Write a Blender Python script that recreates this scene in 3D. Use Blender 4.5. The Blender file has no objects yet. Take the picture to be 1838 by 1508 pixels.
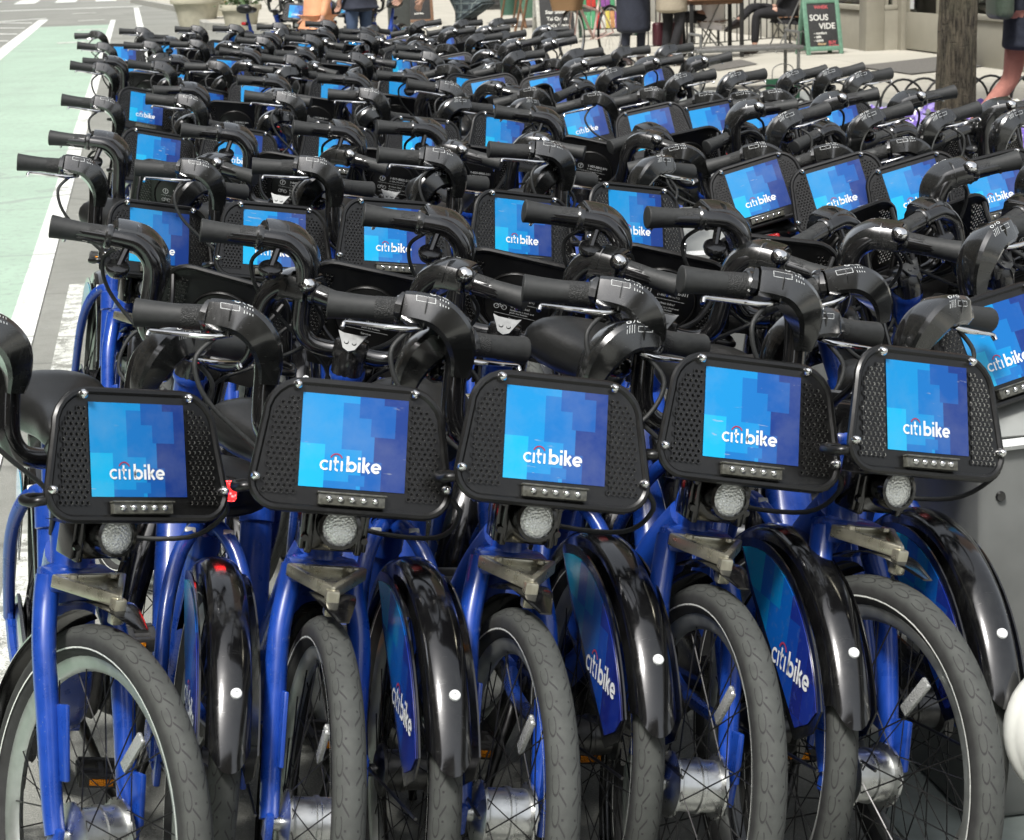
import bpy, bmesh, math, random
from mathutils import Vector, Matrix, noise
R = math.radians
PI = math.pi
S = bpy.context.scene
C = S.collection
random.seed(7)

# ------------------------------------------------------------------ camera
PW, PH, FPX = 1838.0, 1508.0, 3500.0          # size of the photograph and its focal length in pixels
EYE = Vector((0, 0, 1.676))
CAMROT = (Matrix.Rotation(R(90 - 13.87), 3, 'X') @ Matrix.Rotation(R(-1.7), 3, 'Z'))
cd = bpy.data.cameras.new('camera'); cam = bpy.data.objects.new('camera', cd); C.objects.link(cam)
cd.sensor_fit = 'HORIZONTAL'; cd.sensor_width = 36; cd.lens = FPX / PW * 36
cd.clip_start = 0.05; cd.clip_end = 2000
cam.matrix_world = Matrix.Translation(EYE) @ CAMROT.to_4x4()
cd.dof.use_dof = True; cd.dof.focus_distance = 4.2; cd.dof.aperture_fstop = 16.0
S.camera = cam

# ------------------------------------------------------------------ sky, sun, exposure (bright overcast street)
SUN_EL, SUN_AZ = 58, 205
w = bpy.data.worlds.new("World"); S.world = w; w.use_nodes = True
nt = w.node_tree; nt.nodes.clear()
sky = nt.nodes.new('ShaderNodeTexSky'); sky.sky_type = 'NISHITA'; sky.sun_disc = False
sky.sun_elevation = R(SUN_EL); sky.sun_rotation = R(SUN_AZ); sky.dust_density = 4.0; sky.air_density = 1.0; sky.ozone_density = 1.0
hs = nt.nodes.new('ShaderNodeHueSaturation'); hs.inputs['Saturation'].default_value = 0.26; hs.inputs['Hue'].default_value = 0.49
bg = nt.nodes.new('ShaderNodeBackground'); bg.inputs['Strength'].default_value = 0.12
wo = nt.nodes.new('ShaderNodeOutputWorld')
nt.links.new(sky.outputs[0], hs.inputs['Color']); nt.links.new(hs.outputs[0], bg.inputs['Color']); nt.links.new(bg.outputs[0], wo.inputs[0])
sd = bpy.data.lights.new('sun', 'SUN'); sun = bpy.data.objects.new('sun', sd); C.objects.link(sun)
sd.energy = 2.1; sd.angle = R(10); sd.color = (1.0, 0.97, 0.92)
_sv = Vector((math.sin(R(SUN_AZ)) * math.cos(R(SUN_EL)), math.cos(R(SUN_AZ)) * math.cos(R(SUN_EL)), math.sin(R(SUN_EL))))
sun.rotation_euler = _sv.to_track_quat('Z', 'Y').to_euler(); sun.location = _sv * 30
vs = S.view_settings; vs.view_transform = 'Standard'; vs.look = 'None'; vs.gamma = 1; vs.use_curve_mapping = False
vs.exposure = 1.0
S.cycles.max_bounces = 6; S.cycles.glossy_bounces = 3; S.cycles.diffuse_bounces = 3; S.cycles.transmission_bounces = 4
S.cycles.sample_clamp_indirect = 6.0

def at(px, py, z=0.0):
    "the point of the horizontal plane z seen at a pixel of the photograph (surveying the place from the photo)"
    d = CAMROT @ Vector(((px - PW / 2) / FPX, -(py - PH / 2) / FPX, -1))
    t = (z - EYE.z) / d.z
    return EYE + d * t
def atd(px, py, dist):
    "the point seen at a pixel, at the horizontal distance dist"
    d = CAMROT @ Vector(((px - PW / 2) / FPX, -(py - PH / 2) / FPX, -1))
    return EYE + d * (dist / d.y)
# street frame: U runs along the street (away from the camera), L across it to the right
UA = R(10.45)
U = Vector((-math.sin(UA), math.cos(UA), 0)); L = Vector((math.cos(UA), math.sin(UA), 0))
def st(l, s, z=0.0): return L * l + U * s + Vector((0, 0, z))
def to_st(p): return p.dot(L), p.dot(U)

# ------------------------------------------------------------------ tags
def tag(o, label=None, cat=None, group=None, kind=None):
    if label: o['label'] = label
    if cat: o['category'] = cat
    if group: o['group'] = group
    if kind: o['kind'] = kind
    return o
def thing(name, loc, rot=(0, 0, 0), label=None, cat=None, group=None):
    o = bpy.data.objects.new(name, None); C.objects.link(o); o.empty_display_size = .1
    o.location = loc; o.rotation_euler = rot
    return tag(o, label, cat, group)
def place(mesh, name, parent=None, basis=None):
    o = bpy.data.objects.new(name, mesh); C.objects.link(o)
    if parent is not None: o.parent = parent
    if basis is not None: o.matrix_basis = basis
    return o

# ------------------------------------------------------------------ mesh helpers
def NB(): return bmesh.new()
def fin(bm, name, mats, angle=38, smooth=True, recalc=True):
    if recalc: bmesh.ops.recalc_face_normals(bm, faces=bm.faces)
    me = bpy.data.meshes.new(name); bm.to_mesh(me); bm.free()
    if not isinstance(mats, (list, tuple)): mats = [mats]
    for m in mats: me.materials.append(m)
    if smooth:
        me.polygons.foreach_set('use_smooth', [True] * len(me.polygons))
        me.set_sharp_from_angle(angle=R(angle))
    return me
def cat_rom(P, sub, closed=False):
    n = len(P); out = []
    rng = n if closed else n - 1
    for i in range(rng):
        if closed: p0, p1, p2, p3 = P[(i - 1) % n], P[i], P[(i + 1) % n], P[(i + 2) % n]
        else: p0, p1, p2, p3 = P[max(i - 1, 0)], P[i], P[i + 1], P[min(i + 2, n - 1)]
        for k in range(sub):
            t = k / sub
            out.append([0.5 * (2 * b + (c - a) * t + (2 * a - 5 * b + 4 * c - d) * t * t + (3 * b - a - 3 * c + d) * t ** 3)
                        for a, b, c, d in zip(p0, p1, p2, p3)])
    if not closed: out.append(list(P[-1]))
    return out
def sweep(bm, pts, rad, n=10, sub=5, up=(0, 0, 1), power=2.0, cap=True, closed=False, mi=0, prof=None):
    "a tube along pts; rad a number, or per point a number or (side, up) pair"
    if not isinstance(rad, (list, tuple)) or (isinstance(rad, tuple)): rad = [rad] * len(pts)
    rows = []
    for p, r in zip(pts, rad):
        rx, ry = r if isinstance(r, (tuple, list)) else (r, r)
        rows.append([p[0], p[1], p[2], rx, ry])
    if sub > 1: rows = cat_rom(rows, sub, closed)
    P = [Vector(r[:3]) for r in rows]; m = len(P)
    T = []
    for i in range(m):
        if closed: t = P[(i + 1) % m] - P[(i - 1) % m]
        else: t = P[min(i + 1, m - 1)] - P[max(i - 1, 0)]
        T.append(t.normalized())
    nr = Vector(up); nr = nr - T[0] * nr.dot(T[0])
    if nr.length < 1e-3:
        nr = Vector((0, 1, 0)); nr = nr - T[0] * nr.dot(T[0])
        if nr.length < 1e-3: nr = Vector((1, 0, 0)) - T[0] * T[0].x
    nr.normalize(); rings = []
    for i in range(m):
        nr = nr - T[i] * nr.dot(T[i]); nr.normalize(); sd_ = T[i].cross(nr)
        ring = []
        if prof: n = len(prof)
        for k in range(n):
            a = 2 * PI * k / n; c, s = prof[k] if prof else (math.cos(a), math.sin(a))
            if not prof and power != 2.0:
                c = math.copysign(abs(c) ** (2 / power), c); s = math.copysign(abs(s) ** (2 / power), s)
            ring.append(bm.verts.new(P[i] + sd_ * (rows[i][3] * c) + nr * (rows[i][4] * s)))
        rings.append(ring)
    for i in range(m if closed else m - 1):
        a, b = rings[i], rings[(i + 1) % m]
        for k in range(n):
            f = bm.faces.new((a[k], a[(k + 1) % n], b[(k + 1) % n], b[k])); f.material_index = mi
    if cap and not closed:
        bm.faces.new(rings[0][::-1]).material_index = mi; bm.faces.new(rings[-1]).material_index = mi
    return rings
def bar(bm, a, b, r, n=8, r2=None, mi=0):
    sweep(bm, [a, b], [r, r if r2 is None else r2], n=n, sub=1, mi=mi)
def box(bm, c, size, rot=None, bev=0.0, seg=2, mi=0):
    M = Matrix.Translation(Vector(c)) @ (rot.to_4x4() if rot is not None else Matrix.Identity(4)) @ Matrix.Diagonal((size[0], size[1], size[2], 1))
    r = bmesh.ops.create_cube(bm, size=1.0, matrix=M)
    vs_ = r['verts']; fs = {f for v in vs_ for f in v.link_faces}
    for f in fs: f.material_index = mi
    if bev > 0:
        es = list({e for v in vs_ for e in v.link_edges})
        g = bmesh.ops.bevel(bm, geom=es, offset=bev, segments=seg, profile=0.5, affect='EDGES', clamp_overlap=True)
        for f in g['faces']: f.material_index = mi
def lathe(bm, prof, M=None, n=24, closed=False, uv=None, mi=0, arc=2 * PI, cap=False):
    "revolve a list of (radius, height) about local Z, then transform by M"
    M = M or Matrix.Identity(4); rings = []
    full = arc > 2 * PI - 1e-6
    cnt = n if full else n + 1
    for i in range(cnt):
        a = arc * i / n
        rings.append([bm.verts.new(M @ Vector((r * math.cos(a), r * math.sin(a), z))) for r, z in prof])
    m = len(prof); lay = bm.loops.layers.uv.verify() if uv else None
    for i in range(n):
        a, b = rings[i], rings[(i + 1) % cnt]
        for k in range(m if closed else m - 1):
            k2 = (k + 1) % m
            try: f = bm.faces.new((a[k], b[k], b[k2], a[k2]))
            except ValueError: continue
            f.material_index = mi
            if uv:
                for lp, (uu, vv) in zip(f.loops, ((i, k), (i + 1, k), (i + 1, k + 1), (i, k + 1))):
                    lp[lay].uv = (uu / n, vv / (m if closed else m - 1))
    if cap and full:
        for k in (0, m - 1):
            if prof[k][0] > 1e-6: bm.faces.new([rings[i][k] for i in range(n)]).material_index = mi
    return rings
def prism(bm, outline, th, M=None, mi=0):
    "extrude a 2-D outline by th along local Z (from z=0 down to -th)"
    M = M or Matrix.Identity(4)
    a = [bm.verts.new(M @ Vector((x, y, 0))) for x, y in outline]
    b = [bm.verts.new(M @ Vector((x, y, -th))) for x, y in outline]
    n = len(a)
    bm.faces.new(a).material_index = mi; bm.faces.new(b[::-1]).material_index = mi
    for i in range(n):
        bm.faces.new((a[i], b[i], b[(i + 1) % n], a[(i + 1) % n])).material_index = mi
def rrect(w1, w0, h, rt, rb, n=6):
    "rounded trapezoid outline, counter-clockwise; w1 top width, w0 bottom width"
    pts = []
    for cx, cy, r, a0 in ((w0 / 2 - rb, -h / 2 + rb, rb, -90), (w1 / 2 - rt, h / 2 - rt, rt, 0), (-w1 / 2 + rt, h / 2 - rt, rt, 90), (-w0 / 2 + rb, -h / 2 + rb, rb, 180)):
        for k in range(n + 1):
            a = R(a0 + 90 * k / n); pts.append((cx + r * math.cos(a), cy + r * math.sin(a)))
    return pts
def basis_from(x, y, o):
    x = Vector(x).normalized(); y = Vector(y); y = (y - x * y.dot(x)).normalized(); z = x.cross(y)
    M = Matrix((x, y, z)).transposed().to_4x4(); M.translation = Vector(o); return M

# ------------------------------------------------------------------ lettering drawn as strokes
def arc_pts(cx, cy, r, a0, a1, n=14, ry=None):
    ry = ry or r
    return [(cx + r * math.cos(R(a0 + (a1 - a0) * k / n)), cy + ry * math.sin(R(a0 + (a1 - a0) * k / n))) for k in range(n + 1)]
def logo_strokes():
    "the two words of the bike's lettering as (points, width, colour index); x-height 1"
    o = []; wt = .19; wb = .25; x = 0
    o.append((arc_pts(x + .48, .5, .40, 48, 312), wt, 0)); x += .98                # c
    o.append(([(x + .06, .0), (x + .06, .98)], wt, 0)); xi = x + .06; x += .32     # i without dot
    o.append(([(x + .2, 1.34), (x + .2, .25)] + arc_pts(x + .42, .27, .22, 180, 280, 6, .20), wt, 0))
    o.append(([(x, .9), (x + .52, .9)], wt, 0)); x += .72                          # t
    o.append(([(x + .1, .0), (x + .1, .98)], wt, 0)); xj = x + .1; x += .52        # i
    o.append((arc_pts((xi + xj) / 2, .98, (xj - xi) / 2 + .06, 24, 156, 12, .66), .13, 1))
    x += .04
    o.append(([(x + .12, 1.5), (x + .12, .0)], wb, 0)); o.append((arc_pts(x + .5, .5, .38, 0, 360, 22), wb, 0)); x += 1.16   # b
    o.append(([(x + .08, .0), (x + .08, .98)], wb, 0)); o.append(([(x + .08, 1.22), (x + .08, 1.46)], wb, 0)); x += .40      # i
    o.append(([(x + .1, 1.5), (x + .1, .0)], wb, 0)); o.append(([(x + .64, .98), (x + .2, .46)], wb, 0)); o.append(([(x + .3, .56), (x + .68, .0)], wb, 0)); x += .86
    o.append((arc_pts(x + .47, .5, .38, -42, -360, 20) + [(x + .1, .46)], wb, 0)); x += .95   # e
    return o, x
def ribbon(bm, pts, wd, fmap, mi=0, cap=True):
    "a flat stroke through 2-D pts, mapped to 3-D by fmap; stops long steps so that it follows curved surfaces"
    q = [Vector(pts[0])]
    for p in pts[1:]:
        p = Vector(p); d = (p - q[-1]).length; k = max(1, int(d / .5))
        a = q[-1]
        for i in range(1, k + 1): q.append(a.lerp(p, i / k))
    if cap:
        pass
    n = len(q); Lf = []; Rt = []
    for i in range(n):
        if i == 0: t = q[1] - q[0]
        elif i == n - 1: t = q[-1] - q[-2]
        else:
            t = (q[i + 1] - q[i]).normalized() + (q[i] - q[i - 1]).normalized()
        t.normalize(); nn = Vector((-t.y, t.x)) * (wd / 2)
        Lf.append(bm.verts.new(fmap(*(q[i] + nn)))); Rt.append(bm.verts.new(fmap(*(q[i] - nn))))
    for i in range(n - 1):
        bm.faces.new((Rt[i], Rt[i + 1], Lf[i + 1], Lf[i])).material_index = mi
def lettering(bm, fmap, mi0=0, mi1=1):
    o, wd = logo_strokes()
    for pts, w_, c in o: ribbon(bm, pts, w_, fmap, mi1 if c else mi0)
def text_into(bm, txt, size, M, mi=0, align='LEFT', offset=0.0):
    cu = bpy.data.curves.new('t', 'FONT'); cu.body = txt; cu.size = size; cu.align_x = align; cu.offset = offset; cu.resolution_u = 3
    o = bpy.data.objects.new('t', cu); C.objects.link(o)
    dg = bpy.context.evaluated_depsgraph_get(); me = bpy.data.meshes.new_from_object(o.evaluated_get(dg))
    bpy.data.objects.remove(o); bpy.data.curves.remove(cu)
    k = len(bm.faces); me.transform(M); bm.from_mesh(me); bpy.data.meshes.remove(me)
    bm.faces.ensure_lookup_table()
    for f in bm.faces[k:]: f.material_index = mi

# ------------------------------------------------------------------ materials
class NT:
    "small helper for shader graphs"
    def __init__(s, name):
        s.m = bpy.data.materials.new(name); s.m.use_nodes = True; s.t = s.m.node_tree; s.t.nodes.clear()
        s.out = s.t.nodes.new('ShaderNodeOutputMaterial'); s.p = s.t.nodes.new('ShaderNodeBsdfPrincipled')
        s.t.links.new(s.p.outputs[0], s.out.inputs[0])
    def n(s, typ, **kw):
        o = s.t.nodes.new(typ)
        for k, v in kw.items(): setattr(o, k, v)
        return o
    def set(s, sock, v):
        if isinstance(v, bpy.types.NodeSocket): s.t.links.new(v, sock)
        elif isinstance(v, (tuple, list)) and len(v) == 3 and sock.type == 'RGBA': sock.default_value = (*v, 1)
        else: sock.default_value = v
    def P(s, **kw):
        for k, v in kw.items(): s.set(s.p.inputs[k.replace('_', ' ')], v)
        return s
    def math(s, op, a, b=0.0, c=None):
        o = s.n('ShaderNodeMath', operation=op); s.set(o.inputs[0], a)
        if len(o.inputs) > 1: s.set(o.inputs[1], b)
        if c is not None: s.set(o.inputs[2], c)
        return o.outputs[0]
    def co(s, kind='Object'): return s.n('ShaderNodeTexCoord').outputs[kind]
    def pos(s): return s.n('ShaderNodeNewGeometry').outputs['Position']
    def sep(s, v):
        o = s.n('ShaderNodeSeparateXYZ'); s.set(o.inputs[0], v); return o.outputs
    def map(s, v, scale=(1, 1, 1), rot=(0, 0, 0), loc=(0, 0, 0)):
        o = s.n('ShaderNodeMapping'); s.set(o.inputs[0], v); o.inputs['Scale'].default_value = scale; o.inputs['Rotation'].default_value = rot; o.inputs['Location'].default_value = loc
        return o.outputs[0]
    def noise(s, v, scale, detail=4, rough=.55, dist=0.0):
        o = s.n('ShaderNodeTexNoise'); s.set(o.inputs['Vector'], v); o.inputs['Scale'].default_value = scale; o.inputs['Detail'].default_value = detail
        o.inputs['Roughness'].default_value = rough; o.inputs['Distortion'].default_value = dist
        return o.outputs['Fac']
    def voro(s, v, scale, feature='F1', out='Distance'):
        o = s.n('ShaderNodeTexVoronoi', feature=feature); s.set(o.inputs['Vector'], v); o.inputs['Scale'].default_value = scale
        return o.outputs[out]
    def ramp(s, f, stops, interp='LINEAR'):
        o = s.n('ShaderNodeValToRGB'); o.color_ramp.interpolation = interp; s.set(o.inputs[0], f)
        e = o.color_ramp.elements
        while len(e) < len(stops): e.new(.5)
        for el, (p, c) in zip(e, stops):
            el.position = p; el.color = (c, c, c, 1) if not isinstance(c, (tuple, list)) else (*c, 1)
        return o.outputs[0]
    def mix(s, f, a, b):
        o = s.n('ShaderNodeMix', data_type='RGBA'); s.set(o.inputs[0], f); s.set(o.inputs[6], a); s.set(o.inputs[7], b)
        return o.outputs[2]
    def bump(s, h, strength=.3, dist=.01):
        o = s.n('ShaderNodeBump'); s.set(o.inputs['Height'], h); o.inputs['Strength'].default_value = strength; o.inputs['Distance'].default_value = dist
        s.t.links.new(o.outputs[0], s.p.inputs['Normal']); return s
    def rnd(s): return s.n('ShaderNodeObjectInfo').outputs['Random']
def srgb(r, g, b):
    f = lambda c: (c / 255 / 12.92) if c / 255 <= .04045 else ((c / 255 + .055) / 1.055) ** 2.4
    return (f(r), f(g), f(b))
def simple(name, col, rough=.5, metal=0.0, var=.12, scale=60, bump=0.0, coat=0.0, spec=.5):
    k = NT(name); v = k.co()
    nz = k.noise(v, scale, 3)
    a = tuple(c * (1 - var) for c in col); b = tuple(min(1, c * (1 + var)) for c in col)
    k.P(Base_Color=k.ramp(nz, [(.3, a), (.7, b)]), Metallic=metal, Coat_Weight=coat, Coat_Roughness=.1)
    k.P(Roughness=k.ramp(nz, [(.25, max(0, rough - .07)), (.75, min(1, rough + .07))]))
    k.p.inputs['Specular IOR Level'].default_value = spec
    if bump: k.bump(nz, bump, .002)
    return k.m
MT = {}
# ------------------------------------------------------------------ materials of the bikes
def dusty_black(name, col, r0, r1, dust, scale=26, coat=0.0):
    "black plastic or paint: rubbed streaks, fine dust specks, small scratches"
    k = NT(name); v = k.co(); r = k.rnd()
    off = k.n('ShaderNodeVectorMath', operation='ADD'); k.set(off.inputs[0], v); k.set(off.inputs[1], r)
    vv = off.outputs[0]
    n1 = k.noise(vv, scale * .5, 6, .7); n2 = k.noise(vv, scale * 16, 3, .6); n3 = k.noise(k.map(vv, (1, 1, .18), (.5, .2, 0)), scale * 4, 4, .6)
    scr = k.ramp(k.noise(k.map(vv, (4, 90, 30), (0.4, .3, .2)), 5, 3), [(.66, 0.0), (.69, 1.0)])
    spk = k.ramp(n2, [(.62, 0.0), (.70, 1.0)])
    f = k.math('MULTIPLY', k.math('MULTIPLY', k.ramp(n1, [(.42, 0.0), (.72, 1.0)]), k.ramp(n3, [(.35, 0.0), (.7, 1.0)])), .8)
    g = k.math('ADD', k.math('MULTIPLY', f, dust), k.math('MULTIPLY', spk, dust * .35))
    k.P(Coat_Weight=coat, Coat_Roughness=.10); k.p.inputs['Specular IOR Level'].default_value = .5 + coat * .5
    k.P(Base_Color=k.mix(g, col, (.11, .115, .105)), Roughness=k.math('ADD', k.math('MULTIPLY', f, r1 - r0), k.math('ADD', k.math('MULTIPLY', scr, .14), r0)))
    return k.m
MT['plastic'] = dusty_black('black_plastic', (.005, .005, .0055), .2, .45, .12, coat=.4)
MT['gloss'] = dusty_black('black_gloss_paint', (.0035, .0035, .004), .12, .36, .16, coat=.4)
MT['panel'] = dusty_black('black_panel', (.004, .004, .004), .30, .5, .07, 40)
MT['bars'] = dusty_black('black_bar_paint', (.004, .004, .0045), .15, .34, .10, coat=.55)
MT['housing'] = dusty_black('black_housing', (.0075, .008, .008), .20, .42, .20, coat=.8)
MT['rubber'] = simple('grip_rubber', (.020, .0215, .0215), .62, 0, .25, 120, .1)
k = NT('grip_knurl'); v = k.co(); d = k.voro(v, 420); k.P(Base_Color=(.018, .019, .019), Roughness=.55); k.bump(d, .8, .002); MT['knurl'] = k.m
MT['saddle'] = simple('saddle_skin', (.010, .0105, .0105), .36, 0, .25, 200, .05)
k = NT('blue_paint'); v = k.co(); n1 = k.noise(v, 30, 5); n2 = k.noise(v, 260, 3)
chip = k.ramp(n2, [(.69, 0.0), (.72, 1.0)])
k.P(Base_Color=k.mix(k.math('MULTIPLY', chip, .5), k.ramp(n1, [(.3, (.007, .040, .25)), (.7, (.009, .052, .32))]), (.25, .27, .3)),
    Roughness=k.ramp(n1, [(.3, .24), (.7, .38)]), Coat_Weight=.35, Coat_Roughness=.12); MT['blue'] = k.m
MT['chrome'] = simple('chrome', (.78, .78, .78), .09, 1.0, .05, 50)
MT['alu'] = simple('aluminium', (.62, .63, .62), .30, 1.0, .12, 40)
MT['rim'] = simple('rim_aluminium', (.42, .44, .42), .42, .85, .12, 40)
MT['steel'] = simple('dark_steel', (.10, .10, .10), .35, 1.0, .2, 60)
k = NT('worn_brass_steel'); v = k.co(); n1 = k.noise(v, 55, 5); n2 = k.noise(v, 160, 3)
k.P(Base_Color=k.mix(k.ramp(n2, [(.60, 0.0), (.72, .6)]), k.ramp(n1, [(.3, (.40, .385, .30)), (.7, (.50, .48, .39))]), (.24, .22, .17)),
    Metallic=.8, Roughness=k.ramp(n1, [(.3, .24), (.7, .36)])); MT['wedge'] = k.m
MT['clamp'] = simple('clamp_cast', (.16, .165, .165), .42, .7, .15, 60)
MT['spoke'] = simple('spoke_black', (.02, .02, .02), .35, .6, .2, 60)
MT['pedal'] = simple('pedal_resin', (.035, .035, .034), .62, 0, .25, 90, .1)
MT['white'] = simple('white_print', (.70, .72, .72), .42, 0, .03, 50)
MT['white_worn'] = simple('white_print_worn', (.55, .57, .57), .5, 0, .25, 300)
MT['redarc'] = simple('red_print', (.30, .02, .06), .45, 0, .1, 50)
MT['reflect'] = simple('reflective_tape', (.72, .74, .70), .30, .25, .06, 90)
MT['stick'] = simple('sticker_grey', (.45, .46, .44), .4, .3, .2, 90)
k = NT('clear_lens'); v = k.co(); d = k.voro(v, 260); k.P(Base_Color=(.86, .88, .86), Metallic=.45, Roughness=.14); k.bump(d, .55, .003); MT['lens'] = k.m
k = NT('led_strip_cover'); v = k.co(); k.P(Base_Color=k.ramp(k.noise(v, 120, 3), [(.3, (.045, .045, .038)), (.7, (.10, .10, .085))]), Roughness=.18); MT['strip'] = k.m
k = NT('amber_reflector'); v = k.co(); d = k.voro(v, 330); k.P(Base_Color=(.9, .30, .01), Metallic=.5, Roughness=.25); k.bump(d, .7, .003); MT['amber'] = k.m
k = NT('red_lens'); v = k.co(); d = k.voro(v, 300); k.P(Base_Color=(.35, .008, .01), Roughness=.2); k.bump(d, .6, .003); MT['redlens'] = k.m
k = NT('red_lens_lit'); v = k.co(); d = k.voro(v, 160)
k.P(Base_Color=(.5, .01, .012), Roughness=.2, Emission_Color=(1, .03, .03), Emission_Strength=k.ramp(d, [(.15, 12.0), (.45, 1.0)])); MT['redlit'] = k.m
MT['holes'] = simple('hole_glints', (.75, .75, .73), .28, 1.0, .25, 400)  # bright metal colour on the hole walls stands in for their glints
k = NT('spoke_reflector_lens'); v = k.co(); d = k.voro(v, 300); k.P(Base_Color=(.42, .43, .42), Metallic=.5, Roughness=.2); k.bump(d, .5, .003); MT['sreflect'] = k.m
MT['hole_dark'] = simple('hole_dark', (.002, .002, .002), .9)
MT['gearshift'] = simple('seat_tube_print', (.35, .38, .42), .4)
# the tyre: dusty grey rubber, undusted grooves painted darker for the shade in them
k = NT('tyre_rubber'); uv = k.sep(k.n('ShaderNodeUVMap').outputs[0]); v = k.co()
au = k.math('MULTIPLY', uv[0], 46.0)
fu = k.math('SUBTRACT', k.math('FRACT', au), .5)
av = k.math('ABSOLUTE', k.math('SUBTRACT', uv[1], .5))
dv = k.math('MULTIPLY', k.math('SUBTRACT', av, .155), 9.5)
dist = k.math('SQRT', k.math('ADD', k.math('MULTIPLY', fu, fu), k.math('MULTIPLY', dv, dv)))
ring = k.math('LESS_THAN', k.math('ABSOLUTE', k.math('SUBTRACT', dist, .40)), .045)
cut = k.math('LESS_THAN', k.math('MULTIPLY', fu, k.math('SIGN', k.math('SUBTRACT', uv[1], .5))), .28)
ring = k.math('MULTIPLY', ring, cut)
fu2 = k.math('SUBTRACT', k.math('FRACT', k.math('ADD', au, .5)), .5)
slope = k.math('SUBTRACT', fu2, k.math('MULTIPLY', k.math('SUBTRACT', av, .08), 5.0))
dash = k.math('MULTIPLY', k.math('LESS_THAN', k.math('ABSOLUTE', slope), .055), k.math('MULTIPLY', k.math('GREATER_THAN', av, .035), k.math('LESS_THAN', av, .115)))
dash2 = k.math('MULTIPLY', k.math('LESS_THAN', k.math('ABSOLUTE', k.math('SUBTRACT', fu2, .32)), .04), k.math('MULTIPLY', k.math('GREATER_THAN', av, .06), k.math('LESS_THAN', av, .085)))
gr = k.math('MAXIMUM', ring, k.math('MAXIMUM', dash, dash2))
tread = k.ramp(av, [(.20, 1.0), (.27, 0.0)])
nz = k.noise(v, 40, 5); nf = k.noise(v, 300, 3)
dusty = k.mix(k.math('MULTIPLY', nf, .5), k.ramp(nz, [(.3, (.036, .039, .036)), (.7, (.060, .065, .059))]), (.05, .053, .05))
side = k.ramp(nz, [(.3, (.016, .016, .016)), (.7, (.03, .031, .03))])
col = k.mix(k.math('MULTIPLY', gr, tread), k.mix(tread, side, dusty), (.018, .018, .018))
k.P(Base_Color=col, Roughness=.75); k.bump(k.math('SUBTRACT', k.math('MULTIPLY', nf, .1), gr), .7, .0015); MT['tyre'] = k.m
# the blue mosaic of the rear skirt guards
def mosaic(name, cols, cell, ax):
    k = NT(name); v = k.sep(k.co()); n = k.noise(k.co(), 60, 4)
    cy = k.math('FLOOR', k.math('DIVIDE', v[1], cell)); cz = k.math('FLOOR', k.math('DIVIDE', v[2], cell * 1.6))
    cm = k.n('ShaderNodeCombineXYZ'); k.set(cm.inputs[0], cy); k.set(cm.inputs[1], cz)
    wn = k.n('ShaderNodeTexWhiteNoise'); k.set(wn.inputs[0], cm.outputs[0])
    g = k.math('ADD', k.math('MULTIPLY', k.math('SUBTRACT', ax, k.math('MULTIPLY', cy, cell)), 2.6), k.math('MULTIPLY', wn.outputs['Value'], .22))
    c = k.ramp(g, [(i / len(cols), c_) for i, c_ in enumerate(cols)], 'CONSTANT')
    k.P(Base_Color=k.mix(k.ramp(n, [(.55, 0.0), (.8, .35)]), c, (.10, .14, .2)), Roughness=.22, Coat_Weight=.3, Coat_Roughness=.1)
    return k.m
BLUES = [tuple(c * .66 for c in srgb(*q)) for q in ((0, 188, 246), (0, 152, 226), (4, 122, 206), (4, 94, 182), (12, 58, 142))]
MT['skirt'] = mosaic('skirt_mosaic', [tuple(c * .8 for c in srgb(*q)) for q in ((6, 150, 190), (8, 118, 180), (14, 90, 176), (20, 68, 160), (26, 46, 134), (26, 38, 120))], .045, -1.06)
for i, c in enumerate(BLUES):
    k = NT('logo_blue'); n = k.noise(k.co(), 500, 2); off = k.n('ShaderNodeVectorMath', operation='ADD'); k.set(off.inputs[0], k.co()); k.set(off.inputs[1], k.math('MULTIPLY', k.rnd(), 9.0)); ov = off.outputs[0]
    sc_ = k.math('MULTIPLY', k.ramp(k.noise(k.map(ov, (5, 70, 22), (.6, .4, 1.1)), 5, 2), [(.68, 0.0), (.70, 1.0)]), k.ramp(k.noise(ov, 13, 3), [(.5, 0.0), (.6, 1.0)]))
    du = k.math('MULTIPLY', k.ramp(k.noise(ov, 9, 5, .65), [(.45, 0.0), (.8, 1.0)]), .16)
    k.P(Base_Color=k.mix(k.math('MAXIMUM', k.math('MULTIPLY', sc_, .55), du), k.mix(k.math('MULTIPLY', n, .12), c, tuple(min(1, x * 1.25 + .01) for x in c)), (.34, .36, .37)), Roughness=.5, Coat_Weight=.08, Coat_Roughness=.2); k.p.inputs['Specular IOR Level'].default_value = .3
    MT['b%d' % i] = k.m

# ------------------------------------------------------------------ the share bike; origin on the ground under the front hub, +Y forward
FA = Vector((0, 0, .33)); RAX = Vector((0, -1.08, .33))
HT0 = Vector((0, -.187, .70)); HT1 = Vector((0, -.240, .845))      # head tube
BARC = Vector((0, -.245, .845))                                      # bar clamp
PC = Vector((0, -.035, .935)); PTILT = 21                             # rack plate
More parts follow.
